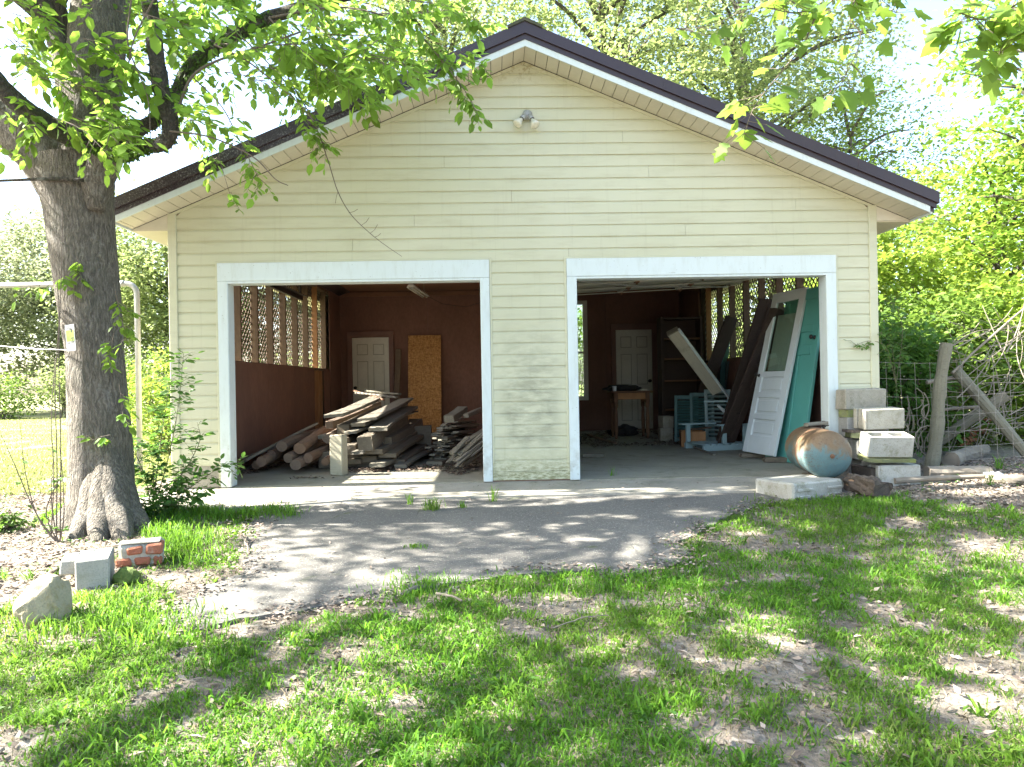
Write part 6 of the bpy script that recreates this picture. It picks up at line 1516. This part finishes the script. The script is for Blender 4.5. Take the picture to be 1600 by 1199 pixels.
# maple whose low bough hangs into the view at the upper right
MT = empty('maple_tree', (5.4, -4.6, gz(5.4, -4.6)), 0, 'maple tree right of the view with lobed leaves hanging over the roof', 'tree')
mb = MB().tube(smooth_poly([(5.4, -4.6, -.5), (5.45, -4.55, 1.5), (5.3, -4.4, 3.2), (5.2, -4.2, 5.2), (5.3, -4.1, 7.0)], 5), [.19 - .007 * i for i in range(21)], 12); mb.build('trunk', M_['bark'], MT)
mt_ = MB(); ML = Leaves(); rm = np.random.default_rng(33)
root_b = Vector((5.3, -4.4, 3.4))
def bough(pxs, Y, dens, leaf, r0=.006):
    pts = [PY(x, y, Y) for x, y in pxs]; q = smooth_poly(pts, 8); mt_.tube(q, [r0 * (1 - .7 * i / (len(q) - 1)) for i in range(len(q))], 5)
    for i in range(1, len(q)):
        if rm.random() > dens: continue
        for _ in range(rm.integers(1, 4)):
            d = Vector((rm.normal(0, 1), rm.normal(0, .8), rm.normal(-.1, .6))).normalized(); e = q[i] + d * rm.uniform(.05, .16); mt_.tube([q[i], e], [.002, .0012], 4, cap=False)
            ML.add(tuple(e), tuple(d + Vector((0, 0, -.5))), (rm.normal(0, .6), rm.normal(-.3, .5), 1), leaf * rm.uniform(.7, 1.2))
bough([(1420, -90), (1290, 10), (1255, 70), (1215, 120), (1180, 165), (1160, 215)], -3.2, .55, .115)
bough([(1420, -90), (1330, 10), (1345, 60), (1320, 120), (1310, 150)], -3.25, .6, .12, .004)
bough([(1290, 10), (1240, 20), (1180, 12), (1110, 40), (1050, 45)], -3.3, .75, .09, .004)
bough([(1420, -90), (1370, -20), (1400, 20)], -3.2, .5, .1, .004)
bough([(1700, -60), (1600, 0), (1540, 30), (1500, 20)], -3.1, .9, .125, .008)
bough([(1700, -60), (1620, 30), (1570, 70), (1560, 90)], -3.1, .9, .13, .006)
for e in (PY(1420, -90, -3.2), PY(1700, -60, -3.1)):
    q = smooth_poly([root_b, root_b.lerp(e, .5) + Vector((0, 0, .25)), e], 6); mt_.tube(q, [.06 * (1 - .88 * i / (len(q) - 1)) for i in range(len(q))], 7)
mt_.build('boughs', M_['twig'], MT); ML.build('bough_leaves', 'leaf_maple', MT, MV, MF)
cl = crown_clusters((5.8, -4.6, 6.8), (2.3, 2.3, 2.2), 110, rm, .2, 4.9); UC = Leaves(); cloud(UC, cl, 34, (.35, .35, .22), .14, rm); UC.build('crown', 'leaf_maple', MT, DI, DIF)
# ---------------------------------------------------------------- low plants at the left
def stem_plant(name, label, base, stems, leaf, mat, seed, dens=1.0, cat='shrub', side=.12, stem_mat='twig_green', r0=.005, gap=.045, bare=.15):
    r = np.random.default_rng(seed); o = empty(name, base, 0, label, cat); m = MB(); L = Leaves()
    for pts in stems: spray(m, L, pts, r0, r, leaf, bare=bare, density=dens, side=side, gap=gap)
    m.build('stems', M_[stem_mat], o); L.build('leaves', mat, o); return o
b0 = PG(238, 802); Yb = b0.y
pr_ = np.random.default_rng(3)
st_ = [[b0, PY(262, 720, Yb), PY(278, 640, Yb), PY(287, 552, Yb)], [b0, PY(285, 740, Yb - .05), PY(312, 690, Yb - .05), PY(308, 660, Yb - .05)], [b0, PY(300, 760, Yb - .1), PY(345, 730, Yb - .1), PY(378, 722, Yb - .1)], [b0, PY(225, 740, Yb), PY(205, 700, Yb), PY(190, 688, Yb)],
       [b0, PY(300, 775, Yb - .2), PY(330, 765, Yb - .2)], [b0, PY(240, 740, Yb + .1), PY(232, 690, Yb + .1)], [b0, PY(262, 760, Yb - .15), PY(280, 745, Yb - .15), PY(300, 720, Yb - .2)], [b0, PY(210, 780, Yb - .2), PY(185, 765, Yb - .2)], [b0, PY(225, 790, Yb - .35), PY(210, 800, Yb - .4)], [b0, PY(260, 790, Yb - .3), PY(290, 790, Yb - .35)],
       [b0, PY(250, 700, Yb), PY(262, 620, Yb), PY(270, 585, Yb)]]
stem_plant('corner_shrub', 'spindly green shrub beside the left corner of the garage', tuple(b0), st_, .070, 'leaf_shrub', 5, 1.9, side=.13, gap=.05)
b1 = PG(92, 852); Y1 = b1.y
stem_plant('bare_sapling', 'clump of bare thin stems in front of the tree roots', tuple(b1), [[b1, PY(55, 800, Y1), PY(20, 720, Y1), PY(2, 680, Y1)], [b1, PY(60, 810, Y1), PY(40, 740, Y1), PY(30, 650, Y1)], [b1, PY(72, 800, Y1), PY(95, 740, Y1), PY(92, 690, Y1)], [b1, PY(85, 820, Y1), PY(80, 770, Y1), PY(84, 700, Y1)], [b1, PY(100, 800, Y1), PY(95, 700, Y1)]], .05, 'leaf_shrub', 6, .12, stem_mat='twig', r0=.006, side=.05)
m = MB()
for xs_ in (((94, 850), (95, 700), (92, 560), (96, 420), (98, 330)), ((88, 850), (89, 720), (86, 600), (92, 500), (88, 420)), ((80, 840), (84, 740), (80, 660), (86, 560))):
    q = smooth_poly([PY(x, y, Y1 + .02) for x, y in xs_], 8); m.tube(q, [.0045 * (1 - .5 * i / len(q)) for i in range(len(q))], 6)
o = m.build('hanging_vine', M_['twig']); tag(o, 'bare thin vine stems rising straight up in front of the trunk', 'vine')
b2 = PG(12, 838); shrub('ground_plant', 'low dark leafy plant at the left edge near the bare stems', (b2.x - .05, b2.y), .16, .14, .16, 16, 22, .05, 'leaf_dark', 150, .05, cat='plant', shape=OV)
# ---------------------------------------------------------------- grass
def blades(name, label, P, ln, wd, mat, seed, lean=.55, cat='grass'):
    r = np.random.default_rng(seed); n = len(P); a = r.uniform(0, 2 * np.pi, n); b = r.uniform(0, 2 * np.pi, n)
    l = ln * r.uniform(.5, 1.25, n); k = lean * r.uniform(.35, 1.5, n)
    D = np.stack([np.cos(a), np.sin(a), np.zeros(n)], -1); Sd = np.stack([np.cos(b), np.sin(b), np.zeros(n)], -1); Zv = np.array([0, 0, 1.])
    w = (wd * r.uniform(.6, 1.3, n))[:, None]
    m1 = P + D * (l * k * .35)[:, None] + Zv * (l * .55)[:, None]; t = P + D * (l * k)[:, None] + Zv * (l * np.maximum(.95 - .55 * k, .12))[:, None]
    V = np.stack([P - Sd * w * .5, P + Sd * w * .5, m1 + Sd * w * .45, t, m1 - Sd * w * .45], 1).reshape(-1, 3)
    i = np.arange(n)[:, None] * 5
    # two polygons of 4: (0,1,2,4) and (4,2,3) -> use tris
    F3 = np.concatenate([i + np.array([[0, 1, 2]]), i + np.array([[0, 2, 4]]), i + np.array([[4, 2, 3]])], 0)
    o = bpy.data.objects.new(name, array_mesh(name, V, F3, 3, M_[mat])); COL.objects.link(o)
    return tag(o, label, cat, kind='stuff')
rg = np.random.default_rng(99)
def free(x, y):
    ok = ~inside(DRIVE, x, y) & ~((x > -3.35) & (x < 4.05) & (y > -.70)) & ~((x < -1.9) & (x > -3.3) & (y > -.86)); return ok & (((x - tbase.x) ** 2 + (y - TY) ** 2) > .13)
def dens(x, y):
    d = .26 * vnoise(x, y, .85, 21) + .40 * vnoise(x, y, .30, 4) + .34 * vnoise(x, y, .13, 6)
    bare = smooth(-1.9, -2.8, x) * smooth(-3.7, -3.0, y) * .22 - .10 * np.exp(-((x + 1.9) ** 2 + (y + 1.4) ** 2) / .35)
    right = smooth(3.2, 3.9, x) * smooth(-1.9, -1.2, y) * .30
    return d - bare - right + .055 * smooth(0, 1.2, x) * smooth(-1.4, -2.2, y)
def place(n, x0, x1, y0, y1, thr, soft=.10, clump=0):
    """rejection sampling by perspective weight"""
    x = rg.uniform(x0, x1, n); y = rg.uniform(y0, y1, n)
    d = dens(x, y); keep = (rg.random(n) < np.clip((d - thr) / soft, 0, 1)) & free(x, y)
    # only near the view
    dep = y + 6.94; keep &= (dep > 1.7) & (np.abs(x - .025 * dep) < dep * .74 + .5)
    x, y = x[keep], y[keep]; return np.stack([x, y, ground_z(x, y) - .004], -1)
P = place(260000, -4.6, 5.2, -5.3, -3.0, .40, .22); blades('lawn_grass', 'patchy green lawn grass in front of the driveway', P, .046, .0052, 'grass_blade', 1, .85)
P = place(170000, -6.0, 6.5, -3.0, .2, .43, .20); blades('lawn_grass', 'green grass tufts beside the driveway', P, .052, .006, 'grass_blade', 2, .8)
P = place(110000, -5.5, 6.0, -5.3, .2, .16, .5); blades('dry_grass', 'dry straw blades among the lawn', P, .045, .004, 'grass_dry', 3, 1.2)
# coarse rosettes of broad blades
def rosettes(n, seed):
    r = np.random.default_rng(seed); x = r.uniform(-4.6, 5.2, n); y = -5.3 + 5.0 * r.random(n) ** 1.3
    kp = (r.random(n) < np.clip((dens(x, y) - .37) / .25, 0, 1)) & free(x, y) & (np.abs(x) < (y + 6.94) * .76 + .3); x, y = x[kp], y[kp]; k = 13
    n = len(x); X = np.repeat(x, k) + r.normal(0, .018, n * k); Y = np.repeat(y, k) + r.normal(0, .018, n * k)
    return np.stack([X, Y, ground_z(X, Y) - .004], -1)
blades('coarse_grass', 'broad bladed coarse grass clumps in the lawn', rosettes(3200, 77), .085, .0085, 'grass_blade', 8, .95)
# longer tufts along the apron, the tree and the stone
def tufts(spots, label, ln, per, sp, seed, mat='grass_blade', wd=.006):
    r = np.random.default_rng(seed); Ps = []
    for x, y in spots:
        q = PG(x, y); n = r.integers(per // 2, per); p = np.stack([q.x + r.normal(0, sp, n), q.y + r.normal(0, sp, n)], -1); Ps.append(p)
    p = np.concatenate(Ps); P = np.stack([p[:, 0], p[:, 1], np.maximum(ground_z(p[:, 0], p[:, 1]), H(p[:, 0], p[:, 1]) + .0) - .004], -1)
    return blades('grass_tufts', label, P, ln, wd, mat, seed, .55)
sp_ = [(rc.uniform(235, 330), rc.uniform(808, 880)) for _ in range(44)] + [(rc.uniform(290, 460), rc.uniform(798, 812)) for _ in range(26)] + [(rc.uniform(190, 330), rc.uniform(800, 815)) for _ in range(16)]
tufts(sp_, 'long grass tufts under the corner shrub', .11, 46, .07, 21)
tufts([(rc.uniform(0, 330), rc.uniform(965, 1010)) for _ in range(40)] + [(rc.uniform(150, 215), rc.uniform(940, 975)) for _ in range(12)], 'long grass round the tan stone', .10, 50, .08, 22)
tufts([(rc.uniform(1180, 1420), rc.uniform(786, 812)) for _ in range(40)], 'grass fringe before the white block and rotten log', .09, 46, .08, 23)
tufts([(rc.uniform(600, 1080), 915 - (x_ := 0) + rc.uniform(-8, 20)) for _ in range(50)], 'grass fringe along the lower driveway edge', .075, 46, .09, 24)
for i, (x, y, ln, n_, lb) in enumerate(((676, 798, .13, 70, 'feathery weed in the driveway crack before the left bay'), (770, 785, .17, 22, 'thin upright weed before the middle pier'), (640, 790, .14, 18, 'small weed left of the feathery one in the driveway'), (957, 752, .17, 16, 'single grassy weed before the right doorway'), (722, 795, .08, 30, 'low weed right of the feathery one'),
                                    (650, 858, .04, 60, 'tiny moss tuft in the driveway crack'), (1240, 724, .10, 24, 'weed at the foot of the turquoise door'), (1545, 760, .16, 30, 'pale weed growing between the fallen logs'), (1560, 735, .18, 26, 'leafy weed beside the plastic scrap'))):
    q = PG(x, y); r = np.random.default_rng(200 + i); zb_ = max(gz(q.x, q.y), Hs(q.x, q.y) + .012)
    P = np.stack([q.x + r.normal(0, .035 if n_ > 40 else .015, n_), q.y + r.normal(0, .03 if n_ > 40 else .012, n_), np.full(n_, zb_ - .004)], -1)
    o = blades('weed', lb, P, ln, .006, 'grass_blade', 300 + i, .5, 'weed'); del o['kind']
# mown lawn beyond the tree
n = 150000; y = rg.uniform(0, 1, n) ** 1.4 * 20 - .4; x = rg.uniform(-1, 0, n) * (y + 8) * .80 - 2.2
kp = (x < -3.7) & free(x, y) & (np.hypot(x - tbase.x, y - TY) > .5) & (vnoise(x, y, .6, 9) > .25); x, y = x[kp], y[kp]
P = np.stack([x, y, ground_z(x, y) - .004], -1); blades('back_lawn_grass', 'sunlit mown grass of the back lawn', P, .07, .012, 'grass_lawn', 31, .8)
# dead leaves on soil and lawn
n = 130000; x = rg.uniform(-5.5, 6.2, n); y = rg.uniform(-5.2, .6, n)
d = dens(x, y); w = np.clip(.95 - 1.3 * d, .05, 1) * (.45 + .55 * np.maximum(smooth(-1.8, -3.0, x), smooth(2.8, 3.6, x))); kp = (rg.random(n) < w) & free(x, y) & (np.abs(x) < (y + 6.94) * .76 + .4) & (y > -5.2)
x, y = x[kp], y[kp]; P = np.stack([x, y, ground_z(x, y) + .004 + .012 * rg.random(len(x))], -1)
litter('dead_leaves', 'brown and grey dead leaves scattered on the soil and lawn', P, .040, 'leaf_litter', .45, 41)
# litter and grass creeping over the ragged driveway edge
bd = np.array([q_ for q_ in DRIVE if q_[1] < -.9]); k = 16; n = len(bd) * k
x = np.repeat(bd[:, 0], k) + rg.normal(0, .10, n); y = np.repeat(bd[:, 1], k) + rg.normal(0, .08, n); kp = vnoise(x, y, .3, 12) > .38; x, y = x[kp], y[kp]
P = np.stack([x, y, np.maximum(ground_z(x, y), H(x, y) + .013) + .004 + .008 * rg.random(len(x))], -1); litter('dead_leaves', 'leaf litter creeping over the driveway edge', P, .034, 'leaf_litter', .4, 43)
x = np.repeat(bd[:, 0], 26) + rg.normal(0, .07, len(bd) * 26); y = np.repeat(bd[:, 1], 26) + rg.normal(0, .055, len(bd) * 26); kp = (vnoise(x, y, .35, 13) > .45); x, y = x[kp], y[kp]
P = np.stack([x, y, np.maximum(ground_z(x, y), H(x, y) - .01)], -1); blades('edge_grass', 'grass creeping over the ragged driveway edge', P, .05, .006, 'grass_blade', 9, .9)
# small broad leaved weeds in the lawn
n = 26000; x = rg.uniform(-5, 5.5, n); y = rg.uniform(-5.2, .2, n); kp = (vnoise(x, y, .22, 15) > .66) & free(x, y) & (np.abs(x) < (y + 6.94) * .76 + .4); x, y = x[kp], y[kp]
P = np.stack([x, y, ground_z(x, y) + .006 + .03 * rg.random(len(x))], -1); o = litter('lawn_weeds', 'small broad leaved weeds in the lawn', P, .030, 'leaf_shrub', .45, 44); o['category'] = 'weeds'
# few crumbs on the driveway
n = 900; x = rg.uniform(-3, 3.5, n); y = rg.uniform(-4, -.1, n); kp = inside(DRIVE, x, y) | (y > -.5); x, y = x[kp], y[kp]
P = np.stack([x, y, H(x, y) + .022 + .03 * smooth(-.85, -.2, y)], -1); litter('dead_leaves', 'few dry leaf crumbs on the driveway and apron', P, .028, 'leaf_litter', .3, 42)
